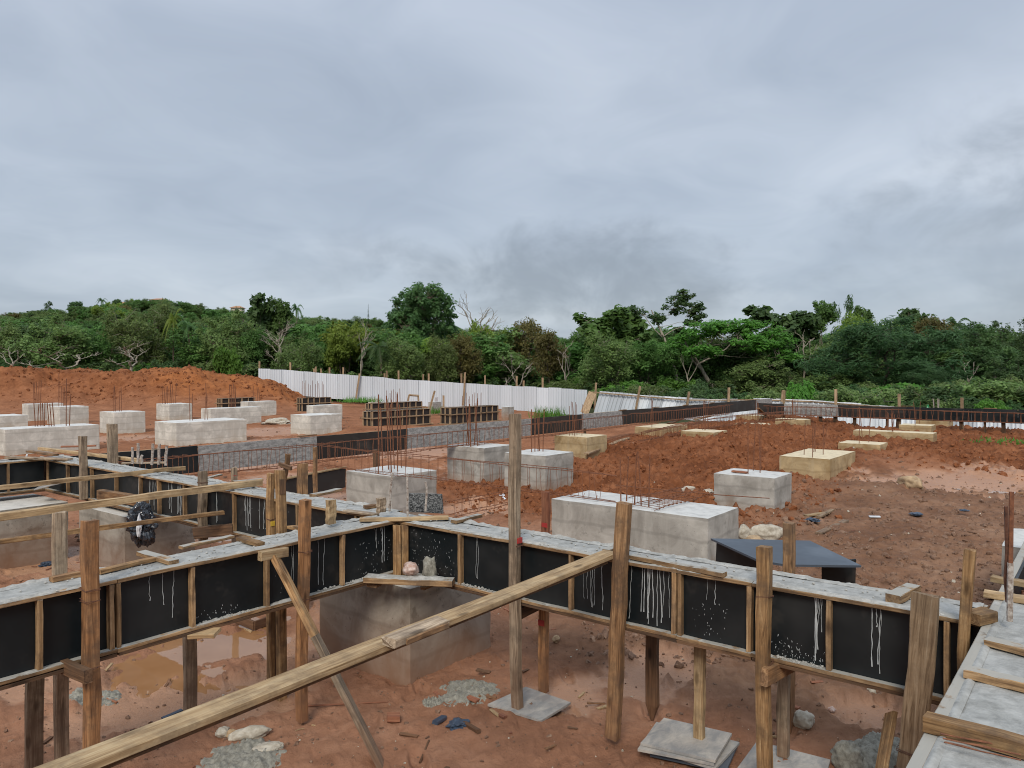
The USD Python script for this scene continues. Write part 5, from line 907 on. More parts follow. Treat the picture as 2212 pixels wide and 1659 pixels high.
# green bottle
bp_ = np.array([34.15, 5.25, .92]); a = on(V11(14, 1440), 905, 0, 33.98); t = thing('plastic_bottle', 'green plastic bottle standing on the rough pale pier', 'bottle', (33.98, a[1], .92))
prof = np.array([(0, 0), (.085, 0), (.095, .02), (.095, .2), (.08, .26), (.095, .32), (.09, .38), (.05, .47), (.03, .5), (.03, .53), (0, .53)])
rv = trimesh.creation.revolve(prof, sections=14); put(t, 'bottle_body', (np.array(rv.vertices) + [33.98, a[1], .915], rv.faces), BOTTLE, smooth=40); rv = trimesh.creation.revolve(np.array([(0, 0), (.036, 0), (.036, .04), (0, .04)]), sections=12); put(t, 'cap', (np.array(rv.vertices) + [33.98, a[1], 1.445], rv.faces), plain('bottle_cap', (.02, .22, .08), .4))
# ------------------------------------------------------------------ the sheet-metal site fence
def fence(name, label, pts, h, mats, lean=0.0, back=False, seed=1, sheetw=1.08, posts=(), pitch=.225):
    """pts: (photo x, distance, photo y of the top). Corrugated sheets hung side by side."""
    rg = np.random.default_rng(seed); Q = np.array([at_d(*p[:1], p[2], p[1]) for p in pts]); t = thing(name, label, 'fence', Q.mean(0) - [0, 0, h])
    seg = np.linalg.norm(np.diff(Q[:, :2], axis=0), axis=1); S = np.concatenate([[0], np.cumsum(seg)]); n = int(round(S[-1] / sheetw))
    at = lambda s: np.array([np.interp(s, S, Q[:, k]) for k in range(3)])
    for k in range(n):
        s0, s1 = k * S[-1] / n, (k + 1) * S[-1] / n; a, b = at(s0), at(s1); e = (b - a)[:2] / np.linalg.norm((b - a)[:2]); nr = np.array([e[1], -e[0]])
        if nr @ (-(a[:2])) < 0: nr = -nr
        w = np.linalg.norm((b - a)[:2]) + .03; dz = rg.normal(0, .02); tilt = rg.normal(0, .012)
        prof = []; x = 0.0; u = 0
        while x < w:
            prof += [(x, 0), (x + .6 * pitch, 0), (x + .7 * pitch, .2 * pitch), (x + .9 * pitch, .2 * pitch)]; x += pitch
        prof = [(min(p, w), q) for p, q in prof] + [(w, 0)]
        v = []
        for top in (0, 1):
            for p, q in prof:
                base = a[:2] + e * (p + (lean * h if top else 0)) + nr * (q + (tilt * top) + .01 * (k % 2)) - (nr * .12 * lean * 3 if top else 0)
                zt = a[2] + (b[2] - a[2]) * p / w + dz
                v.append((*base, zt if top else zt - h))
        m_ = len(prof); f = np.array([x for i in range(m_ - 1) for x in ((i, i + 1, m_ + i + 1), (i, m_ + i + 1, m_ + i))])
        put(t, 'fence_sheet', (np.array(v), f), mats[int(rg.integers(len(mats)))])
    if back:
        for zz in (.10,):
            for k in range(len(Q) - 1): board(t, 'fence_rail', Q[k] - [0, 0, zz] + np.array([lean * h * .9, 0, 0]) * 0 - fwv(.10), Q[k + 1] - [0, 0, zz] - fwv(.10), .07, .09, W_FENCE, n=4)
    for px, yt, inclin, yb in posts:
        d = np.interp(px, [p[0] for p in pts], [p[1] for p in pts]) + (0.25 if not yb else -.4)
        a = at_d(px + inclin, yt, d); b = at_d(px, yb or (np.interp(px, [p[0] for p in pts], [p[2] for p in pts]) + 40), d)
        board(t, 'fence_post', b, a, .15, .12, W_FENCE, side=(1, -1, 0), n=3)
    return t
fwv = lambda q: np.array([fw[0] * q, fw[1] * q, 0])
V2 = lambda n, cx, cy: (V11(n, cx), 594 + .2686 * cy)
fp = [(V11(12, c), 594 + .2686 * y, 0, None) for c, y in ((77, 692), (325, 702), (515, 752), (530, 737), (572, 752), (640, 742), (750, 742), (1082, 790), (1100, 770), (1195, 768), (1393, 796), (1437, 792), (1700, 792), (1890, 806), (2145, 812))] + [(V11(13, 190), 594 + .2686 * 848, 0, None), (V11(13, 343), 594 + .2686 * 826, 0, None)]
fp += [(V11(12, 852), 594 + .2686 * 792, 8, 594 + .2686 * 992), (V11(12, 1715), 594 + .2686 * 782, 4, 594 + .2686 * 1050), (V11(13, 762), 594 + .2686 * 866, 3, 886)]
fence('site_fence', 'long white corrugated sheet fence along the wood, from the spoil heap to the leaning gap', [(558, 70, 797), (620, 69.8, 798.5), (700, 69, 806), (835, 68, 815.5), (836, 68, 818), (950, 66.5, 824), (1080, 64.5, 832), (1268, 61.5, 841)], 2.25, [SHEET_W, SHEET_W, SHEET], seed=3, posts=fp)
fence('site_fence', 'bright leaning silver sheet fence with rail and sloping posts behind the long dark form', [(1278, 60, 844), (1380, 57.5, 853), (1485, 55, 861), (1560, 53.5, 861), (1640, 52, 860)], 2.3, [SHEET_B, SHEET], lean=.30, back=True, seed=4, pitch=.34, posts=[(V11(13, 1090), 594 + .2686 * 892, 10, 889), (V11(13, 1500), 594 + .2686 * 938, 6, 884), (V11(13, 1838), 594 + .2686 * 905, 1, 877)])
fence('site_fence', 'silver sheet fence seen beneath the right-hand dark form', [(1642, 52, 860), (1750, 50, 864), (1940, 46, 878), (2215, 40, 893), (2420, 37, 905)], 2.4, [SHEET_B, SHEET_B, SHEET], back=True, seed=5, pitch=.34, posts=[(V11(14, 265), 594 + .2686 * 925, 3, 868)])
t = thing('loose_plank', 'wide pale plank leaning in the gap between the white and silver fences', 'plank', at_d(1262, 880, 59)); board(t, 'plank', at_d(1262, 893, 58.8), at_d(1280, 848, 59.5), .62, .06, W_FENCE, side=(1, -1, 0), n=3)
t = thing('leaning_stick', 'stick leaning against nothing beside the grey stub block', 'stick', at_d(930, 880, 52)); board(t, 'stick', at_d(928, 884, 52), at_d(939, 844, 52), .13, .1, W_FENCE, side=(1, -1, 0), n=3)
t = thing('timber_stake', 'pale upright stake behind the right-hand boarded form', 'stake', at_d(958, 878, 50)); board(t, 'shaft', at_d(958, 880, 50), at_d(958, 854, 50), .13, .1, W_FENCE, side=(1, -1, 0), n=3)
t = thing('trestle', 'small trestle-like timber frame by the fence above the largest boarded form', 'frame', at_d(893, 862, 60))
for a, b in (((881, 866), (884, 853)), ((904, 866), (903, 855)), ((883, 853), (905, 855))): board(t, 'bar', at_d(*a, 60), at_d(*b, 60), .14, .1, W_FENCE, side=(1, -1, 0), n=3)
# ------------------------------------------------------------------ trees
def leaf_cloud(centres, rad, n, size, rg, shape='leaf', droop=0.0, flat=0.75, up=0.5):
    """n leaves round each centre: bent rhombs, most of them facing up and out."""
    C = np.repeat(np.asarray(centres), n, 0); R = np.repeat(np.broadcast_to(rad, len(centres)), n)
    d = rg.normal(size=(len(C), 3)); d /= np.linalg.norm(d, axis=1, keepdims=True); rr = rg.random(len(C)) ** .45
    pos = C + d * (R * rr)[:, None] * np.array([1, 1, flat])
    nrm = d * .7 + rg.normal(size=d.shape) * .5 + [0, 0, up + .55]; nrm /= np.linalg.norm(nrm, axis=1, keepdims=True)
    ax = rg.normal(size=d.shape) + d * .5 - np.array([0, 0, droop]); ax -= nrm * (ax * nrm).sum(1, keepdims=True); ax /= np.linalg.norm(ax, axis=1, keepdims=True)
    if droop > 1: ax = ax * .35 + np.array([0, 0, -1.0]) * .8 + d * .3; ax /= np.linalg.norm(ax, axis=1, keepdims=True)
    sd = np.cross(nrm, ax); sd /= np.maximum(np.linalg.norm(sd, axis=1, keepdims=True), 1e-6)
    s = size * rg.uniform(.6, 1.35, len(C))[:, None]; wd = {'leaf': .55, 'long': .24, 'big': .8}[shape]
    a = pos - ax * s * .5; b = pos + ax * s * .5; l = pos + sd * s * wd * .5 - nrm * s * .10; r = pos - sd * s * wd * .5 - nrm * s * .10
    v = np.stack([a, l, b, r], 1).reshape(-1, 3); i = np.arange(len(C))[:, None] * 4
    f = np.vstack([i + [0, 1, 2], i + [0, 2, 3]]); return v, f
def limb(p0, p1, r0, r1, rg, bend=.15, n=5, sides=5):
    p0, p1 = np.asarray(p0, float), np.asarray(p1, float); L = np.linalg.norm(p1 - p0); t = np.linspace(0, 1, n)[:, None]
    off = np.cumsum(rg.normal(0, bend * L / n, (n, 3)), 0); off -= t * off[-1]
    return p0 + (p1 - p0) * t + off, np.linspace(r0, r1, n)
def grow(seed, h, lobes, n_cl, leaves, size, rad, trunk_r=.16, shape='leaf', droop=0.0, fork=.35, lean=(0, 0), stems=1, flat=.75, up=.5, shell=.55, bare=0, sag=0.0):
    """A tree: lobes = ellipsoids (x, y, z, rx, ry, rz) filled with leaf clumps; limbs reach from the stem to the clumps."""
    rg = np.random.default_rng(seed); lobes = np.array(lobes, float); vol = (lobes[:, 3] * lobes[:, 4] * lobes[:, 5]) ** (2 / 3); pick = rg.choice(len(lobes), n_cl, p=vol / vol.sum())
    d = rg.normal(size=(n_cl, 3)); d /= np.linalg.norm(d, axis=1, keepdims=True); q = shell + (1 - shell) * rg.random(n_cl) ** .6
    cl = lobes[pick, :3] + d * lobes[pick, 3:] * q[:, None]; cl[:, 2] = np.maximum(cl[:, 2], .12 * h)
    wood_ = []
    tops = []
    for k in range(stems):
        base = np.array([rg.normal(0, .25 * (stems > 1)), rg.normal(0, .25 * (stems > 1)), -.4]); c = lobes[k % len(lobes), :3]
        top = np.array([c[0] * .6 + lean[0], c[1] * .6 + lean[1], min(c[2] + lobes[k % len(lobes), 5] * .3, h * .85)])
        p, r = limb(base, top, trunk_r / math.sqrt(stems), trunk_r * .25, rg, .22, 8, 6); wood_.append(tube(p, r, 6)); tops.append((p, r))
    for L in lobes:
        p, r = tops[rg.integers(len(tops))]; k = int(len(p) * rg.uniform(fork, .75)); g, gr = limb(p[k], L[:3], r[k] * .7, r[k] * .25, rg, .25, 5, 5); wood_.append(tube(g, gr, 5)); tops.append((g, gr))
    nodes = np.vstack([p for p, r in tops]); nr = np.concatenate([r for p, r in tops])
    for c in list(cl) + [lobes[rg.integers(len(lobes)), :3] + np.clip(rg.normal(size=3), -1.3, 1.3) * lobes[-1, 3:] * .8 for _ in range(bare)]:
        dd = np.linalg.norm(nodes - c, axis=1) + 2.0 * np.maximum(nodes[:, 2] - c[2], 0) + (nodes[:, 2] < fork * h * .6) * 3; k = dd.argmin()
        g, gr = limb(nodes[k], c, max(.018, nr[k] * .42), .009, rg, .3, 4, 4); wood_.append(tube(g, gr, 4, cap=False))
    crown = leaf_cloud(cl, rad * rg.uniform(.7, 1.3, n_cl), leaves, size, rg, shape, droop, flat, up) if leaves else None
    if crown is not None and sag: crown[0][:, 2] -= sag * (rg.random(len(crown[0]) // 4).repeat(4))
    return join(wood_), crown
def bare_tree(seed, h, spread, r, n=5, depth=3):
    rg = np.random.default_rng(seed); out = []
    def rec(p, d, L, r, k):
        q = p + d * L; g, gr = limb(p, q, r, r * .6, rg, .22, 5, 4); out.append(tube(g, gr, 5 if k == depth else 4, cap=False))
        if k == 0: return
        for _ in range(rg.integers(2, 4)):
            nd = d + rg.normal(0, .42 * spread, 3) + [0, 0, .3]; nd /= np.linalg.norm(nd); rec(g[rg.integers(3, 5)], nd, L * rg.uniform(.5, .68), r * .58, k - 1)
    rec(np.array([0, 0, -.3]), np.array([rg.normal(0, .1), rg.normal(0, .1), 1.0]), h * .42, r, depth); return join(out), None
def palm_tree(seed, h, L, n, trunk_r=.14, wid=.09):
    rg = np.random.default_rng(seed); g, gr = limb((0, 0, -.3), (rg.normal(0, .2), rg.normal(0, .2), h), trunk_r * 1.2, trunk_r * .8, rg, .06, 8); parts = []
    for k in range(n):
        a = 2 * np.pi * k / n + rg.normal(0, .15); e = rg.uniform(.15, 1.1); t = np.linspace(0, 1, 9)
        rad_ = L * t * math.cos(e * .6); z = h + L * (math.sin(e) * t - (1.05 - .25 * e) * t ** 2 * .75)
        sp = np.stack([g[-1][0] + rad_ * math.cos(a), g[-1][1] + rad_ * math.sin(a), z], 1)
        for i in range(1, 9):
            for sgn in (-1, 1):
                for q in (0., .5):
                    b = sp[i] * (1 - q) + sp[i - 1] * q; dirn = (sp[i] - sp[i - 1]); dirn /= np.linalg.norm(dirn); s = np.cross(dirn, [0, 0, 1.0]); s /= np.linalg.norm(s)
                    tip = b + (s * sgn * .75 + dirn * .55 - np.array([0, 0, .35])) * L * .30 * (1.15 - t[i] * .7); w = dirn * wid * L * .35
                    parts.append((np.array([b - w, b + w, tip]), np.array([(0, 1, 2)])))
    return tube(g, gr, 6), join(parts)
def conifer(seed, h, w):
    rg = np.random.default_rng(seed); parts = []
    for z in np.linspace(.08 * h, .98 * h, 26):
        R = w * (1 - z / h) ** .8 + .12
        for k in range(7):
            a = rg.uniform(0, 6.28); tip = np.array([R * math.cos(a), R * math.sin(a), z + .25 * R]); s = np.array([-math.sin(a), math.cos(a), 0]) * .22 * R
            parts.append((np.array([(0, 0, z), tip * [.6, .6, 1] + s, tip, tip * [.6, .6, 1] - s]), np.array([(0, 1, 2), (0, 2, 3)])))
    return tube([(0, 0, -.3), (0, 0, h)], [.18, .03], 5), join(parts)
lb = lambda n, R, z0, z1, seed, rx=1.6, rz=1.1: [(R * math.sqrt(u) * math.cos(t), R * math.sqrt(u) * math.sin(t), z, rx * s, rx * s, rz * s) for u, t, z, s in zip(np.random.default_rng(seed).random(n), np.random.default_rng(seed + 1).random(n) * 6.28, np.random.default_rng(seed + 2).uniform(z0, z1, n), np.random.default_rng(seed + 3).uniform(.75, 1.25, n))]
KIND = {}   # nominal height, nominal crown width, wood, crown, bark, leaf
def kind(name, h, w, g, b, l):
    v = g[1][0] if g[1] is not None else g[0][0]
    KIND[name] = (float(np.percentile(v[:, 2], 99.3)), float(np.percentile(v[:, 0], 98.5) - np.percentile(v[:, 0], 1.5)), g, b, l)
kind('broad', 10, 11, grow(1, 10, [(0, 0, 6.6, 3.4, 3.4, 2.2), (-2.9, .3, 5.4, 2.0, 2.2, 1.7), (2.9, -.2, 5.6, 2.0, 2.2, 1.6), (-1.6, -1.8, 7.3, 1.7, 1.6, 1.3), (1.7, 1.2, 7.7, 1.8, 1.8, 1.3), (.2, -2.6, 5.4, 2.0, 1.4, 1.6), (-3.6, 1, 4.1, 1.2, 1.2, 1.0), (3.9, .6, 4.4, 1.2, 1.2, 1.0)], 380, 46, .33, .52, .24, fork=.25, stems=3, bare=10), BARK, L_DARK)
kind('olive', 7.5, 6.5, grow(2, 7.5, lb(12, 2.2, 2.6, 6.6, 21, 1.4, 1.2), 190, 56, .25, .62, .11, stems=3, fork=.2, bare=26, flat=.9), BARK_P, L_OLIVE)
kind('olive2', 7.0, 7.5, grow(3, 7.0, lb(13, 2.8, 2.0, 5.9, 31, 1.3, 1.0), 190, 52, .26, .62, .11, stems=2, fork=.25, bare=22), BARK, L_OLIVE)
kind('mid', 8, 7, grow(4, 8, lb(13, 2.4, 2.8, 7.0, 41, 1.5, 1.2), 200, 56, .32, .66, .15, fork=.25, stems=2, bare=8), BARK, L_MID)
kind('mid2', 7, 7.5, grow(5, 7, lb(13, 2.7, 2.2, 5.9, 51, 1.5, 1.1), 200, 56, .31, .68, .14, fork=.25, stems=2, bare=12), BARK_D, L_MID)
kind('dark', 8, 6.5, grow(6, 8, lb(13, 2.1, 2.4, 7.0, 61, 1.5, 1.3), 210, 56, .31, .64, .14, fork=.2, stems=2, bare=6), BARK_D, L_DARK)
kind('emergent', 11, 6.5, grow(7, 11, [(-2.9, .3, 8.5, 1.1, .8, .45), (-1.2, .2, 7.9, .8, .8, .5), (.2, 0, 9.0, 1.0, .9, .9), (.9, 0, 10.1, .9, .8, .8), (1.9, .3, 8.9, .9, .8, .8), (1.4, -.4, 7.5, .8, .8, .6), (2.4, 0, 8.0, .6, .6, .4), (.4, .3, 6.9, .7, .7, .5)], 84, 40, .30, .36, .17, fork=.55, shell=.2, bare=12), BARK_P, L_DARK)
kind('umbrella', 7, 9.5, grow(8, 7, [(-3.2, .3, 5.0, 1.5, 1.3, .6), (-1.6, 0, 5.9, 1.5, 1.4, .6), (.2, .4, 6.3, 1.6, 1.4, .6), (2.0, 0, 5.9, 1.5, 1.4, .7), (3.4, .2, 5.0, 1.3, 1.3, .7), (-2.2, -1.2, 4.3, 1.2, 1.1, .5), (1.6, -1.3, 4.7, 1.4, 1.1, .6), (.2, -1.6, 5.2, 1.4, 1.1, .5), (3.0, -1, 3.8, 1.2, 1.0, .6)], 170, 56, .26, .52, .2, fork=.35, flat=.5, up=.9, lean=(-1.0, 0), shell=.4), BARK_P, L_BRIGHT)
kind('mango', 8.5, 10.5, grow(9, 8.5, lb(20, 3.6, 1.6, 7.0, 91, 1.9, 1.3), 330, 56, .40, .75, .22, 'long', .9, fork=.2, stems=2), BARK_D, L_BLUE)
kind('bigleaf', 8, 6.5, grow(10, 8, lb(9, 2.3, 5.0, 7.3, 101, 1.2, .7), 120, 30, .62, .6, .13, 'big', .3, fork=.45, stems=2, bare=10), BARK_P, L_MID)
kind('bigleaf_dark', 8, 7, grow(11, 8, lb(9, 2.5, 5.0, 7.4, 111, 1.2, .7), 124, 30, .58, .6, .13, 'big', .2, fork=.45, stems=2, bare=8), BARK, L_DARK)
kind('rust', 6.5, 6, grow(12, 6.5, lb(11, 2.0, 3.2, 5.9, 121, 1.2, .9), 130, 48, .28, .6, .11, fork=.3, stems=3, bare=16), BARK, L_RUST)
kind('yellow', 7, 7, grow(13, 7, lb(12, 2.4, 3.0, 6.3, 131, 1.4, 1.0), 160, 54, .31, .66, .12, fork=.3, stems=2), BARK, L_YEL)
kind('bare', 7, 4, bare_tree(14, 7, 1.0, .105), BARK_P, L_OLIVE); kind('bare2', 7, 4.5, bare_tree(25, 7, 1.2, .095, depth=4), BARK_P, L_OLIVE)
kind('thin', 8, 3, grow(16, 8, lb(6, .9, 5.8, 7.5, 161, .8, .6), 50, 44, .32, .5, .09, fork=.6, stems=2, bare=8), BARK_P, L_MID)
kind('shrub', 3, 4.5, grow(17, 3, lb(9, 1.5, .8, 2.3, 171, 1.0, .7), 90, 48, .27, .5, .05, fork=.1, stems=4, bare=10), BARK, L_DARK)
kind('shrub_dry', 3, 4.5, grow(18, 3, lb(9, 1.5, .8, 2.2, 181, 1.0, .7), 80, 40, .24, .5, .05, fork=.1, stems=5, bare=16), BARK_P, L_OLIVE)
kind('shrub_bright', 2.6, 4, grow(19, 2.6, lb(8, 1.3, .7, 2.0, 191, .9, .6), 80, 46, .34, .5, .05, fork=.1, stems=4), BARK, L_BRIGHT)
kind('palm', 6, 5, palm_tree(20, 5, 2.6, 15), BARK, L_DARK); kind('palm_bright', 5, 4, palm_tree(21, 4, 2.4, 13), BARK, L_YEL)
kind('conifer', 9, 2.6, conifer(22, 9, 1.3), BARK_D, L_BLUE)
made = {}
def tree(name, label, kd, px, ytop, d, width=None, group=None, rz=None, cat='tree', hmin=1.0):
    h0, w0, (wood_, crown), bk, lf = KIND[kd]; p = at_d(px, 800, d); g = gz(p[0], p[1]); h = max(hmin, EYE - (ytop - HY) * d / FPX - g); sz = h / h0; sx = sz if width is None else (width * d / FPX) / w0
    if rz is None: rz = RNG.uniform(0, 360)
    M = np.eye(4)
    path = child_path(ROOT, name); x = UsdGeom.Xform.Define(stage, path)
    x.AddTranslateOp().Set(Gf.Vec3d(p[0], p[1], g - .05)); x.AddRotateZOp().Set(float(rz)); x.AddScaleOp().Set(Gf.Vec3f(sx, sx, sz)); nd = Node(path, np.eye(4)); tag(nd, label, cat, group)
    key = (kd,)
    if key in made:
        x.GetPrim().GetReferences().AddInternalReference(made[key]); x.GetPrim().SetInstanceable(True)
    else:
        made[key] = path
        put(nd, 'trunk', wood_, bk, W=np.eye(4), smooth=True)
        if crown is not None: put(nd, 'crown', crown, lf, W=np.eye(4))
    return nd
NEAR = -(YAW - 90)                                                   # kinds drawn from the front turn their +x to the picture's right
FACE = YAW - 90
TR = [  # name, label, kind, photo x, photo y of the top, distance, width in the photo, turned to the front
 ('broad_tree', 'biggest round dark-crowned tree, rising above the middle of the wood', 'broad', 912, 622, 86, 200, 0), ('bare_tree', 'bare whitish tree against the sky, right beside the biggest tree', 'bare2', 1030, 632, 84, 70, 0),
 ('emergent_tree', 'tall ragged dark tree with flat tufts and a twisted pale stem', 'emergent', 1452, 627, 80, 165, 1), ('umbrella_tree', 'bright green spreading tree with a slanting pale trunk', 'umbrella', 1572, 690, 76, 262, 1),
 ('drooping_tree', 'broad dark tree with long drooping leaves, right of the bright green one', 'mango', 1905, 700, 70, 290, 0), ('drooping_tree', 'lower bush of fresh drooping leaves in front of the broad drooping tree', 'mango', 2010, 795, 64, 120, 0),
 ('large_leaved_tree', 'large-leaved tree with layered tufts left of the ragged tall one', 'bigleaf', 1325, 668, 80, 150, 0), ('large_leaved_tree', 'dark large-leaved tree peeping over the bright green one', 'bigleaf_dark', 1672, 662, 84, 130, 0),
 ('large_leaved_tree', 'small dark large-leaved tree just left of the rightmost skyline gap', 'bigleaf_dark', 1970, 668, 86, 80, 0), ('slim_tree', 'slim dark-topped tree on the skyline, tallest above the drooping tree', 'dark', 1818, 648, 86, 46, 0), ('slim_tree', 'slim bluish tree leaning on the skyline left of the dark-topped one', 'thin', 1780, 650, 85, 46, 0),
 ('slim_tree', 'thin tufted tree on the skyline right of the dark-topped one', 'thin', 1862, 662, 86, 40, 0), ('yellow_green_tree', 'yellow-green rounded top above the drooping tree', 'yellow', 1876, 684, 82, 110, 0), ('brownish_tree', 'brownish tree on the skyline right of the drooping tree', 'rust', 2022, 688, 80, 90, 0),
 ('palm_tree', 'palm tops just showing on the right skyline', 'palm', 2066, 684, 92, 60, 0), ('dark_tree', 'dark leafy tree next to the right picture edge', 'dark', 2110, 700, 76, 130, 0), ('dark_tree', 'tall dark tree cut by the right picture edge', 'dark', 2190, 688, 80, 110, 0), ('dark_tree', 'low dark tree at the right edge above the form', 'dark', 2180, 770, 68, 100, 0),
 ('pale_trunk_tree', 'thin pale-stemmed tree standing before the dark wood at far right', 'thin', 2052, 755, 66, 50, 0), ('pale_trunk_tree', 'second thin pale stem right of the drooping tree', 'bare', 2098, 760, 66, 45, 0), ('pale_trunk_tree', 'leafless pale stems right of the bright green tree', 'bare', 1748, 705, 78, 60, 0), ('bare_tree', 'pale forked stem below the tall ragged tree', 'bare', 1482, 740, 74, 40, 0),
 ('feathery_tree', 'feathery olive tree with a straight pale stem left of the bright green one', 'olive', 1312, 725, 74, 140, 0), ('feathery_tree', 'feathery olive tree under the tall ragged tree', 'mid2', 1400, 740, 75, 120, 0), ('feathery_tree', 'greyish feathery tree below the bright green crown', 'olive2', 1650, 770, 72, 130, 0), ('feathery_tree', 'feathery bush before the drooping tree, left side', 'olive2', 1800, 800, 68, 130, 0),
 ('rust_tree', 'rust-red topped tree behind the white fence, right of the biggest tree', 'rust', 1002, 724, 76, 78, 0), ('rust_tree', 'rust and green tree near the middle gap', 'rust', 1130, 692, 84, 90, 0), ('rust_tree', 'brown-red tree low in the middle gap', 'rust', 1180, 716, 78, 80, 0), ('yellow_green_tree', 'light green tree between the rust-red ones', 'yellow', 1060, 700, 84, 80, 0),
 ('mid_green_tree', 'green tree closing the middle gap on the right', 'mid', 1235, 722, 82, 80, 0), ('bare_tree', 'pale bare branches low in the middle gap', 'bare2', 1120, 765, 74, 50, 0), ('bare_tree', 'whitish branching tree before the middle gap', 'bare', 1215, 735, 76, 46, 0),
 ('layered_tree', 'dark layered tree on the left skyline, nearest the palm', 'bigleaf_dark', 568, 641, 88, 80, 0), ('thin_tree', 'sparse thin tree just right of the dark layered one', 'thin', 610, 646, 88, 40, 0), ('bare_tree', 'wide-branched pale bare tree in the middle of the left wood', 'bare2', 605, 690, 76, 70, 0), ('bare_tree', 'crooked pale dead stem forked at its top, left of the biggest tree', 'bare', 784, 688, 74, 42, 0),
 ('olive_tree', 'tall olive tree left of the bright palm', 'olive', 305, 655, 78, 130, 0), ('palm_tree', 'bright yellow-green young palm among the left trees', 'palm_bright', 376, 664, 78, 44, 0), ('palm_tree', 'dark feathery palm right beside the bright young palm', 'palm', 410, 690, 78, 60, 0), ('brownish_tree', 'grey-brown round tree with a pale trunk right of the bright palm', 'olive2', 478, 676, 77, 120, 0),
 ('olive_tree', 'hazy olive tree at the left picture edge', 'olive', 25, 694, 80, 120, 0), ('olive_tree', 'broad hazy olive tree second from the left edge', 'olive2', 120, 690, 78, 150, 0), ('mid_green_tree', 'deep green tree left of the tall olive one', 'mid', 215, 700, 80, 100, 0), ('mid_green_tree', 'green tree under the dark layered one', 'mid2', 545, 715, 78, 90, 0),
 ('mid_green_tree', 'leafy green tree left of the crooked dead stem', 'mid', 690, 700, 82, 100, 0), ('yellow_green_tree', 'yellow-tinged tree left of the biggest tree', 'yellow', 745, 705, 79, 90, 0), ('olive_tree', 'dry olive tree below the wide-branched bare one', 'olive', 640, 735, 74, 90, 0), ('olive_tree', 'dry olive tree before the biggest tree', 'olive', 860, 735, 74, 110, 0), ('palm_tree', 'drooping dark palm low before the biggest tree, left side', 'palm', 825, 735, 73, 90, 0),
 ('olive_tree', 'grey twiggy tree under the biggest crown', 'olive', 945, 730, 75, 90, 0), ('light_shrub', 'bright shrub over the right-hand form, by the bright tree', 'shrub_bright', 1726, 828, 56, 62, 0), ('broad_leaved_shrub', 'light broad-leaved shrub above the right-hand dark form', 'shrub_bright', 2156, 865, 47, 60, 0), ('light_shrub', 'light green shrub behind the spoil heap, centre left', 'shrub_bright', 498, 752, 72, 50, 0), ('bare_tree', 'tangle of pale bare branches above the spoil heap at far left', 'bare2', 150, 745, 73, 110, 0), ('bare_tree', 'leaning pale stem above the spoil heap near the left edge', 'bare', 36, 745, 72, 50, 0),
 ('bare_tree', 'bare stems below the tall olive tree', 'bare2', 290, 735, 73, 80, 0), ('hill_palm', 'dark palm standing on the hill skyline', 'palm', 642, 656, 190, 28, 0), ('hill_conifer', 'thin pointed conifer on the hill skyline, left of the biggest tree', 'conifer', 796, 657, 260, 10, 0),
 ('hill_tree', 'dark flat-topped tree on the hill skyline far left', 'dark', 105, 653, 300, 26, 0), ('hill_tree', 'dark round tree on the hilltop by the house', 'broad', 255, 647, 330, 30, 0), ('hill_palm', 'dark palm on the hilltop left of the house', 'palm', 222, 644, 320, 22, 0), ('hill_tree', 'spreading dark tree on the hill left of the house palm', 'broad', 165, 652, 310, 36, 0)]
for nm, lab, kd, px, yt, d, w, face in TR: tree(nm, lab, kd, px, yt, d, w, rz=FACE + RNG.uniform(-12, 12) if face else None)
# the rest of the wood, which reads as one mass: trees behind and on the hill, undergrowth
def mass(name, label, kinds, places, cat):
    path = child_path(ROOT, name); pi = UsdGeom.PointInstancer.Define(stage, path); protos = []
    for k in kinds:
        h0, w0, (wood_, crown), bk, lf = KIND[k]; pp = f'{path}/{k}'; UsdGeom.Xform.Define(stage, pp); nd = Node(pp, np.eye(4)); put(nd, 'trunk', wood_, bk, W=np.eye(4), smooth=True)
        if crown is not None: put(nd, 'crown', crown, lf, W=np.eye(4))
        protos.append(Sdf.Path(pp))
    pi.CreatePrototypesRel().SetTargets(protos); pos, ori, sca, idx = [], [], [], []
    for (x, y, z, k, rz, sx, sz) in places: pos.append((x, y, z)); ori.append(Gf.Quath(math.cos(rz / 2), 0, 0, math.sin(rz / 2))); sca.append((sx, sx, sz)); idx.append(k)
    pi.CreatePositionsAttr(Vt.Vec3fArray([Gf.Vec3f(*map(float, p)) for p in pos])); pi.CreateOrientationsAttr(Vt.QuathArray(ori)); pi.CreateScalesAttr(Vt.Vec3fArray([Gf.Vec3f(*map(float, p)) for p in sca])); pi.CreateProtoIndicesAttr(Vt.IntArray(idx))
    p = pi.GetPrim(); p.SetCustomDataByKey('label', label); p.SetCustomDataByKey('category', cat); p.SetCustomDataByKey('kind', 'stuff')
rg = np.random.default_rng(77); pl = []; kinds = ['olive', 'olive2', 'mid', 'mid2', 'dark', 'yellow', 'rust', 'broad', 'bigleaf']
pts = []
def scatter(n, d0, d1, p0, p1):
    px = rg.uniform(p0, p1, n); d = np.sqrt(rg.uniform(d0 ** 2, d1 ** 2, n)); q = np.array([at_d(a, 800, b)[:2] for a, b in zip(px, d)]); z = ground(q[:, 0], q[:, 1], False); return px, d, q, z
skyl = np.array([(-300, 690), (0, 690), (300, 690), (560, 688), (800, 690), (1000, 705), (1100, 712), (1240, 725), (1300, 705), (1600, 700), (1760, 695), (1900, 695), (2212, 700), (2600, 700)])
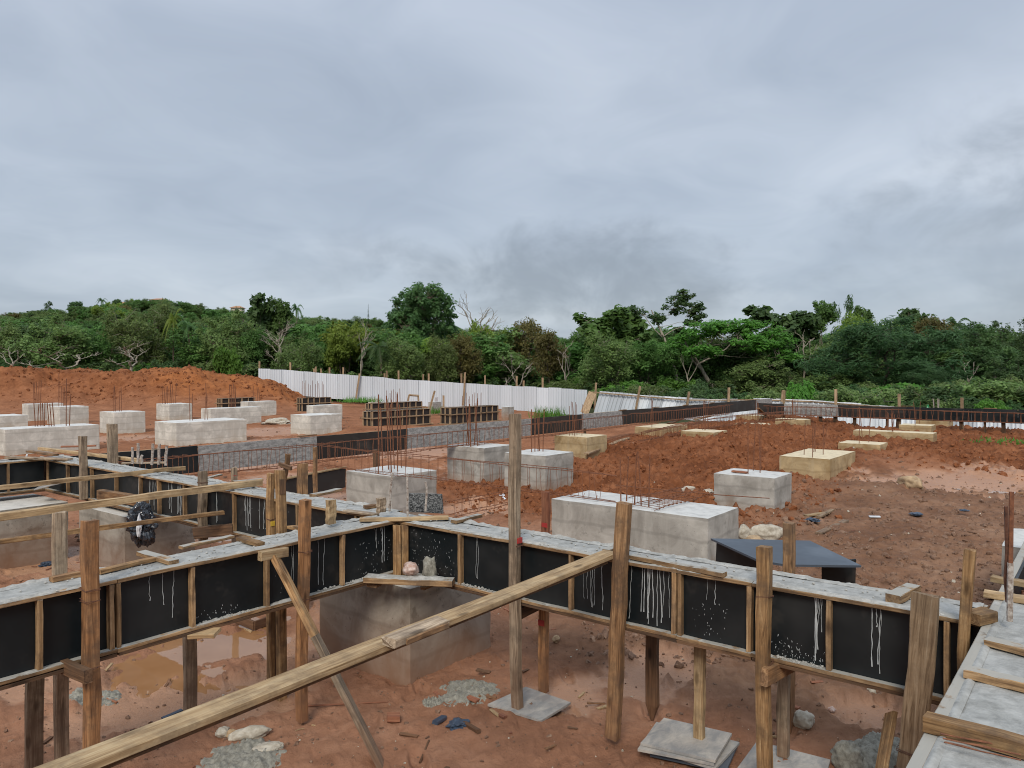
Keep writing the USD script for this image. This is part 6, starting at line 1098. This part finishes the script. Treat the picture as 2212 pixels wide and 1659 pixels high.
for n, d0, d1, p0, p1 in ((230, 79, 112, -250, 2480), (330, 112, 210, -200, 1350), (620, 200, 400, -200, 1300), (60, 112, 180, 1350, 2400)):
    for px, d, q, z in zip(*scatter(n, d0, d1, p0, p1)):
        w = [.2, .17, .17, .16, .1, .08, .03, .05, .04] if px < 1250 else [.1, .12, .2, .2, .22, .05, .03, .04, .04]
        k = rg.choice(9, p=w); h0 = KIND[kinds[k]][0]; hmax = EYE + (HY - np.interp(px, skyl[:, 0], skyl[:, 1])) * d / FPX - z
        h = rg.uniform(4.5, 8.0) if d > 112 else rg.uniform(5.0, 9.0)
        h = min(h, max(2.5, hmax * rg.uniform(.88, 1.0))) if d < 180 else min(h, 6.8); s = h / h0; pl.append((q[0], q[1], z - .1, int(k), rg.uniform(0, 6.28), s * rg.uniform(1.0, 1.4), s))
mass('background_wood', 'continuous green wood behind the front trees, climbing the hill at left', kinds, pl, 'wood')
pl = []; kinds2 = ['shrub', 'shrub_dry', 'shrub_bright']
for n, d0, d1, p0, p1 in ((230, 72.5, 84, -200, 1300), (150, 58, 78, 1290, 2400), (70, 50, 60, 1700, 2450)):
    for px, d, q, z in zip(*scatter(n, d0, d1, p0, p1)):
        lim = np.interp(px, [558, 1268, 1640, 1940, 2215, 2420], [71.5, 63.5, 54, 48.5, 43, 40])
        if d < lim + 2.2: continue
        k = rg.choice(3, p=[.6, .385, .015]); h0 = KIND[kinds2[k]][0]; h = rg.uniform(1.3, 3.0); pl.append((q[0], q[1], z - .1, int(k), rg.uniform(0, 6.28), h / h0 * rg.uniform(.8, 1.3), h / h0))
mass('undergrowth', 'tangled bushes filling the foot of the wood behind the fence and heap', kinds2, pl, 'bushes')
# ------------------------------------------------------------------ houses on the hill
def house(label, px, yb, d, w, h, dep, roofh, wins):
    p = at_d(px, yb, d); t = thing('hill_house', label, 'house', p); R = np.eye(4); R[:3, 0] = (*rt, 0); R[:3, 1] = (*fw, 0); R[:3, 3] = p
    b = trimesh.creation.box((w, dep, h + 6)); b.apply_translation((0, dep / 2, h / 2 - 3)); put(t, 'wall', b, WALL, W=R)
    o = .6; v = np.array([(-w/2-o, -o, h), (w/2+o, -o, h), (w/2+o, dep+o, h), (-w/2-o, dep+o, h), (-w*.2, dep/2, h+roofh), (w*.2, dep/2, h+roofh)]); f = np.array([(0, 1, 5), (0, 5, 4), (1, 2, 5), (2, 3, 4), (2, 4, 5), (3, 0, 4), (0, 2, 1), (0, 3, 2)]); put(t, 'roof', (v, f), ROOF, W=R)
    for wx, wz, ww, wh in wins: q = trimesh.creation.box((ww, .12, wh)); q.apply_translation((wx, -.05, wz)); put(t, 'window', q, PANE, W=R)
house('house with a wide orange roof half hidden by trees on the hilltop', 263, 668, 335, 7.4, 2.4, 6, 1.0, [(-2, 1.2, 1.2, 1.4), (0.4, 1.2, 1.2, 1.4), (2.4, 1.1, .9, 1.8)]); house('pale house with two roofs right at the hilltop, highest of all', 340, 658, 350, 6.5, 2.2, 6, .9, [(-1.5, 1.2, 1.2, 1.0), (1.5, 1.2, 1.2, 1.0)])
house('small house roof just showing on the hill shoulder, left of the dark layered tree', 511, 674, 330, 4.6, 1.8, 4, 1.0, [(0, .9, 1.2, .8)])
# ------------------------------------------------------------------ rubble, stones, scraps, clods
def stone(label, px, py, w, squash, m=STONE, seed=1, zz=None, name='stone', cat='stone', sub=3, rough=.33):
    p = at_z(px, py, .1); g = gz(p[0], p[1]); p = at_z(px, py, g); g = gz(p[0], p[1]); d = p[:2] @ fw; r = w * d / FPX / 2
    t = put(None, name, place(rock(r, seed, squash, sub, rough), (p[0], p[1], g + r * squash[2] * .55), RNG.uniform(0, 3)), m, smooth=45); tag(t, label, cat)
stone('rough white stone with a hollow under it, by the prop at lower right', 1738, 1570, 52, (1.0, .8, .75), STONE, 3); stone('long white mortar-covered stone under the longest plank', 535, 1592, 84, (1.0, .42, .36), STONE, 4); stone('pale rounded stone just left of the long white one', 476, 1592, 34, (.9, .9, .7), STONE, 5); stone('brown stone between the two pale ones under the longest plank', 497, 1594, 26, (.9, .9, .8), STONE_T, 6)
stone('flat cream stone at the bottom edge, below the long white one', 575, 1624, 64, (1.0, .6, .2), STONE, 7); stone('boulder of tan rock at the edge of the silt on the right', 1970, 1022, 66, (1.0, .6, .55), STONE_T, 8, sub=3); stone('pale rock leaning at the end of the long grey pier', 1610, 1150, 36, (.8, .7, 1.1), STONE, 9); stone('whitish log-shaped stone right of the long grey pier', 1660, 1160, 80, (1.0, .42, .5), STONE, 10); stone('flattish pale stone under the log-shaped one', 1632, 1172, 60, (1.0, .7, .5), STONE_T, 11)
stone('pale stone lying by the grey pier with a board, at left', 1490, 1050, 36, (1, .7, .5), STONE, 12); stone('pale slab of rubble touching the grey pier with a board', 1530, 1062, 42, (1, .5, .3), STONE, 13); stone('red-brown stone below the red-marked prop', 1202, 1391, 20, (1, .8, .8), STONE_T, 14); stone('small rock at the foot of the prop at far lower right', 1888, 1498, 22, (1, .7, .9), STONE, 15); stone('rusty stone beside the shallow silt hollow at lower right', 1802, 1542, 20, (1, .8, .6), BRICK, 16)
stone('mortar-topped stone block at the bottom edge, near the thin leaning plank', 1836, 1662, 66, (1, .8, 1.0), MORTAR_G, 17); stone('white rubble mound among the white piers', 597, 916, 58, (1, .6, .28), STONE, 18, rough=.5); stone('reddish lump in the soil before the suspended cage', 876, 1078, 14, (1, 1, .8), BRICK, 19)
p = at_z(1922, 1650, .4); t = thing('thin_plank', 'thin leaning plank with a blue-stained tip at the bottom edge', 'plank', p); board(t, 'plank', at_d(1908, 1690, 4.35), at_d(1932, 1546, 4.55), .03, .10, W_YEL, side=(1, -1, 0), n=4)
def patch(label, px, py, r, h, m, seed, sx=1.0, zz=.05):
    p = at_z(px, py, zz); a = np.linspace(-1.25, 1.25, 44); X, Y = np.meshgrid(a, a); q = np.stack([X, Y, X * 0 + seed], -1); x = p[0] + X * r * sx; y = p[1] + Y * r; rad_ = np.hypot(X, Y) + (meshkit.fbm(q * 1.6, 3, seed) - .5) * 1.1
    top = np.clip(1 - rad_, -.05, 1); z = ground(x, y) + h * np.minimum(top, .35) * 2.2 - .006 + (top > 0) * .03 * (meshkit.noise(q * 13, 7) + .6 * meshkit.noise(q * 27, 8) - .7)
    v = np.stack([x, y, z], -1).reshape(-1, 3); i = np.arange(X.size).reshape(X.shape); f = np.stack([i[:-1, :-1], i[:-1, 1:], i[1:, 1:], i[1:, :-1]], -1).reshape(-1, 4); f = f[(top.reshape(-1)[f] > -.04).any(1)]
    u_ = np.unique(f); re_ = np.zeros(len(v), int); re_[u_] = np.arange(len(u_)); v, f = v[u_], re_[f]
    t = put(None, 'mortar_patch', (v, f), m, W=np.eye(4), smooth=True); tag(t, label, 'mortar')
patch('grey gravelly spill of mortar before the corner pier', 1004, 1514, .27, .022, MORTAR_G, 3, 1.0); patch('grey gravelly spill of mortar at the bottom edge, left of the brace foot', 520, 1642, .30, .03, MORTAR_G, 4); patch('grey mortar heap at the bottom edge between pads and beam', 1910, 1650, .24, .09, MORTAR_G, 5, zz=.1); patch('little mortar splash right of the diagonal brace', 975 - 40, 1530, .10, .02, MORTAR_G, 6); patch('pale mortar stains by the reddish wired post', 205, 1500, .22, .03, MORTAR_G, 7)
def scrap(label, px, py, r, m, seed, cat='scrap', name='plastic_scrap', squash=.35):
    p = at_z(px, py, .1); g = gz(p[0], p[1]); p = at_z(px, py, g); s = trimesh.creation.icosphere(subdivisions=3); v = np.array(s.vertices); n = meshkit.fbm(v * 2.2 + seed, 4, seed) - .5
    v = v * (1 + 2.0 * n)[:, None] * [r, r, r * squash]; t = put(None, name, (v + [p[0], p[1], g + r * .12], s.faces), m); tag(t, label, cat)
scrap('crumpled blue plastic on the ground by the mortar spill', 990, 1574, .075, BLUE, 3); scrap('bluish plastic scrap right of the long grey pier', 1757, 1125, .085, BLUE, 4); scrap('blue plastic scrap left of the silt on the right', 1982, 1112, .09, BLUE, 5, squash=.2); scrap('small dark plastic scrap nearer the right edge', 2086, 1104, .07, BLUE, 6, squash=.2); scrap('grey-blue plastic scrap on the ground below the lowest rail', 97, 1222, .09, BLUE, 7)
def litter(label, a, b, w, th, m, zz=.04, name='wood_offcut', cat='offcut'):
    pa, pb = at_z(*a, zz), at_z(*b, zz); pa[2] = gz(*pa[:2]) + th * .6; pb[2] = gz(*pb[:2]) + th * .6; t = thing(name, label, cat, pa); board(t, 'piece', pa, pb, w, th, m, n=3)
litter('black-edged batten lying on the blue plastic', (986, 1573), (1034, 1612), .035, .03, W_DRK, .06); litter('short blue-painted offcut left of the blue plastic', (938, 1588), (958, 1570), .05, .03, BLUE, .05); litter('square brown block on the ground right of the brace foot', (834, 1575), (862, 1573), .08, .05, W_RED, .04); litter('flat dark strip on the ground right of the brace', (862, 1604), (902, 1614), .03, .012, W_DRK, .04); litter('thin dark stick at the bottom edge right of the brace foot', (905, 1662), (925, 1626), .015, .012, W_DRK, .03)
litter('red-brown chip on the ground near the square pad', (1010, 1528), (1032, 1535), .06, .02, W_RED, .06); litter('small wooden chip right of the blue plastic', (1060, 1560), (1078, 1578), .03, .015, W_BOARD, .06); litter('pair of small chips by the tallest post pad', (1080, 1576), (1092, 1582), .04, .02, W_RED, .06); litter('dark plastic-wrapped stick beside the pool', (345, 1555), (388, 1540), .045, .03, BLUE, .02); litter('thin curved bark strip in the mud left of the pool', (214, 1507), (246, 1516), .02, .02, W_RED, .02)
litter('long thin rod half buried behind the brace', (662, 1532), (836, 1525), .015, .012, W_RED, .04); litter('orange offcut on the trampled mud right of the long pier', (1742, 1131), (1790, 1124), .1, .03, W_BOARD, .2); litter('long pale offcut on the trampled mud', (1770, 1136), (1800, 1118), .08, .03, W_FENCE, .2); litter('white strip lying on the trampled mud', (1880, 1133), (1904, 1134), .08, .02, BAG_W, .2); litter('long flat board in the mud below the blue scrap', (1770, 1165), (1830, 1140), .10, .03, W_GREY, .2); litter('dark sunk board on edge in the pool', (506, 1351), (546, 1364), .03, .1, W_DRK, -.04); litter('second dark sunk board meeting it in the pool', (546, 1364), (582, 1350), .03, .1, W_DRK, -.04); litter('white paper scrap on the orange mud behind the cage', (1083, 1075), (1090, 1082), .12, .01, BAG_W, .1, 'paper_scrap', 'paper')
litter('dark offcut leaning at the large boarded form', (990 - 118, 905), (1000 - 112, 898), .5, .04, PLY_BLUE, .1)
# black plastic bag with white cement hung on the pier
p = on(304, 1135, 0, 4.70); s = trimesh.creation.icosphere(subdivisions=4); v = np.array(s.vertices); n = meshkit.fbm(v * 2.3 + 4, 4, 4) - .5; rid = np.abs(meshkit.fbm(v * 4.5 + 9, 3, 6) - .5); v = v * (1 + .9 * n - .9 * rid)[:, None] * [.16, .17, .28]
t = thing('plastic_bag', 'crumpled black plastic bag streaked with white, hung over the lowest rail', 'bag', p); c = at_d(304, 1134, 9.15); put(t, 'bag', (v + c, s.faces), BAG)
q = c - fw_off if False else c; s2 = rock(1.0, 6, (.03, .03, .13), 2, .6); put(t, 'cement_smear', (s2[0] + c + np.array([-.10, -.13, .0]), s2[1]), BAG_W)
# grass tufts by the fence
def tuft(label, px, py, d, r, h, n, seed):
    rg = np.random.default_rng(seed); p = at_d(px, py, d); parts = []
    for _ in range(n):
        a = rg.uniform(0, 6.28); b = p + [rg.normal(0, r), rg.normal(0, r), 0]; tip = b + [math.cos(a) * h * .5, math.sin(a) * h * .5, h * rg.uniform(.5, 1.1)]; w = np.array([-math.sin(a), math.cos(a), 0]) * .03; parts.append((np.array([b - w, b + w, tip]), np.array([(0, 1, 2)])))
    t = put(None, 'weed_tuft', join(parts), L_BRIGHT); tag(t, label, 'weeds', None, 'stuff')
tuft('green weeds left of the little grey block at the fence foot', 777, 868, 63, .9, .5, 260, 1); tuft('green weeds at the fence foot right of the tallest post', 1185, 903, 48, .5, .8, 220, 2); tuft('green weeds beside the grey stub block', 942, 893, 50, .5, .5, 160, 3); tuft('thin green weeds in the soil at the right edge', 2170, 955, 22, .5, .10, 90, 4)
# clods and pebbles: countless, one object each
def scatterstuff(name, label, m, pts, sizes, seed, cat):
    rg = np.random.default_rng(seed); path = child_path(ROOT, name); pi = UsdGeom.PointInstancer.Define(stage, path); nd = Node(path, np.eye(4)); pr = []
    for k in range(6):
        put(nd, 'clod' if 'clod' in name else 'pebble', rock(1.0, 60 + k + seed, (1, rg.uniform(.7, 1), rg.uniform(.5, .8)), 1, .75), m, W=np.eye(4)); 
    pr = [c.GetPath() for c in stage.GetPrimAtPath(path).GetChildren()]
    pi.CreatePrototypesRel().SetTargets(pr); n = len(pts); q = rg.normal(size=(n, 4)); q /= np.linalg.norm(q, axis=1, keepdims=True)
    pi.CreatePositionsAttr(Vt.Vec3fArray.FromNumpy(np.asarray(pts, np.float32))); pi.CreateScalesAttr(Vt.Vec3fArray.FromNumpy(np.repeat(np.asarray(sizes)[:, None], 3, 1).astype(np.float32))); pi.CreateProtoIndicesAttr(Vt.IntArray([int(i) for i in rg.integers(0, 6, n)])); pi.CreateOrientationsAttr(Vt.QuathArray([Gf.Quath(*map(float, a)) for a in q]))
    p = pi.GetPrim(); p.SetCustomDataByKey('label', label); p.SetCustomDataByKey('category', cat); p.SetCustomDataByKey('kind', 'stuff')
rg = np.random.default_rng(5)
def fill(n, d0, d1, p0, p1, which, s0, s1, pw=3.0):
    px = rg.uniform(p0, p1, n); d = np.exp(rg.uniform(np.log(d0), np.log(d1), n)); q = np.array([at_d(a, 800, b)[:2] for a, b in zip(px, d)])
    M = masks(q[:, 0], q[:, 1]); keep = rg.random(n) < np.clip(which(M), 0, 1); q = q[keep]; s = s0 + (s1 - s0) * rg.random(len(q)) ** pw; z = ground(q[:, 0], q[:, 1]); return np.column_stack([q, z - s * .05]), s
a, sa = fill(15000, 11, 36, 900, 2350, lambda M: M[3] * 1.0, .014, .085, 4.0); b, sb = fill(4000, 50, 66, -80, 700, lambda M: M[5], .03, .17, 4.0)
scatterstuff('soil_clods', 'red clods of dug clay strewn over the right-hand ground and the heap', CLOD, np.vstack([a, b]), np.concatenate([sa, sb]), 3, 'clods')
a, sa = fill(5200, 2.6, 12, -60, 2280, lambda M: 1 - M[3], .004, .022, 5.0); b, sb = fill(5200, 7, 20, 1250, 2300, lambda M: M[4], .012, .06, 3.5); c, sc_ = fill(2500, 12, 45, -50, 1250, lambda M: 1 - M[3], .012, .06, 4)
scatterstuff('ground_pebbles', 'small brown crumbs of earth and gravel over the trodden ground', CLOD_B, np.vstack([a, b, c]), np.concatenate([sa, sb, sc_]), 4, 'pebbles')
a, sa = fill(800, 2.6, 12, -60, 2280, lambda M: 1 - M[3], .003, .014, 4.0); b, sb = fill(220, 8, 30, 1100, 2280, lambda M: M[4] + .5 * M[3], .008, .032, 3.0)
scatterstuff('stone_chips', 'pale stone and mortar chips scattered over the ground', STONE, np.vstack([a, b]), np.concatenate([sa, sb]), 6, 'chips')

# loose splinters of timber left all over the near ground
def splinters(n, seed):
    rg = np.random.default_rng(seed); path = child_path(ROOT, 'wood_splinters'); pi = UsdGeom.PointInstancer.Define(stage, path); nd = Node(path, np.eye(4)); ms = (W_BOARD, W_BRN, W_RED, W_DRK)
    for k in range(4): put(nd, 'splinter', bevel_box(1.0, .16 + .05 * k, .07, b=.01, n=3, wob=.03), ms[k], W=np.eye(4))
    px = rg.uniform(0, 2212, n); d = np.exp(rg.uniform(np.log(3), np.log(17), n)); q = np.array([at_d(a, 800, b)[:2] for a, b in zip(px, d)]); z = ground(q[:, 0], q[:, 1]); a = rg.uniform(0, 6.28, n)
    pi.CreatePrototypesRel().SetTargets([c.GetPath() for c in stage.GetPrimAtPath(path).GetChildren()])
    pi.CreatePositionsAttr(Vt.Vec3fArray.FromNumpy(np.column_stack([q, z + .004]).astype(np.float32))); sc_ = .03 + .16 * rg.random(n) ** 2.5; pi.CreateScalesAttr(Vt.Vec3fArray.FromNumpy(np.column_stack([sc_, sc_ * rg.uniform(.5, 1.3, n), sc_]).astype(np.float32)))
    pi.CreateProtoIndicesAttr(Vt.IntArray([int(i) for i in rg.integers(0, 4, n)])); pi.CreateOrientationsAttr(Vt.QuathArray([Gf.Quath(float(math.cos(t / 2)), float(rg.normal(0, .03)), float(rg.normal(0, .03)), float(math.sin(t / 2))) for t in a]))
    tag(nd, 'splinters and slivers of timber littering the trodden ground', 'splinters', None, 'stuff')
splinters(420, 12)
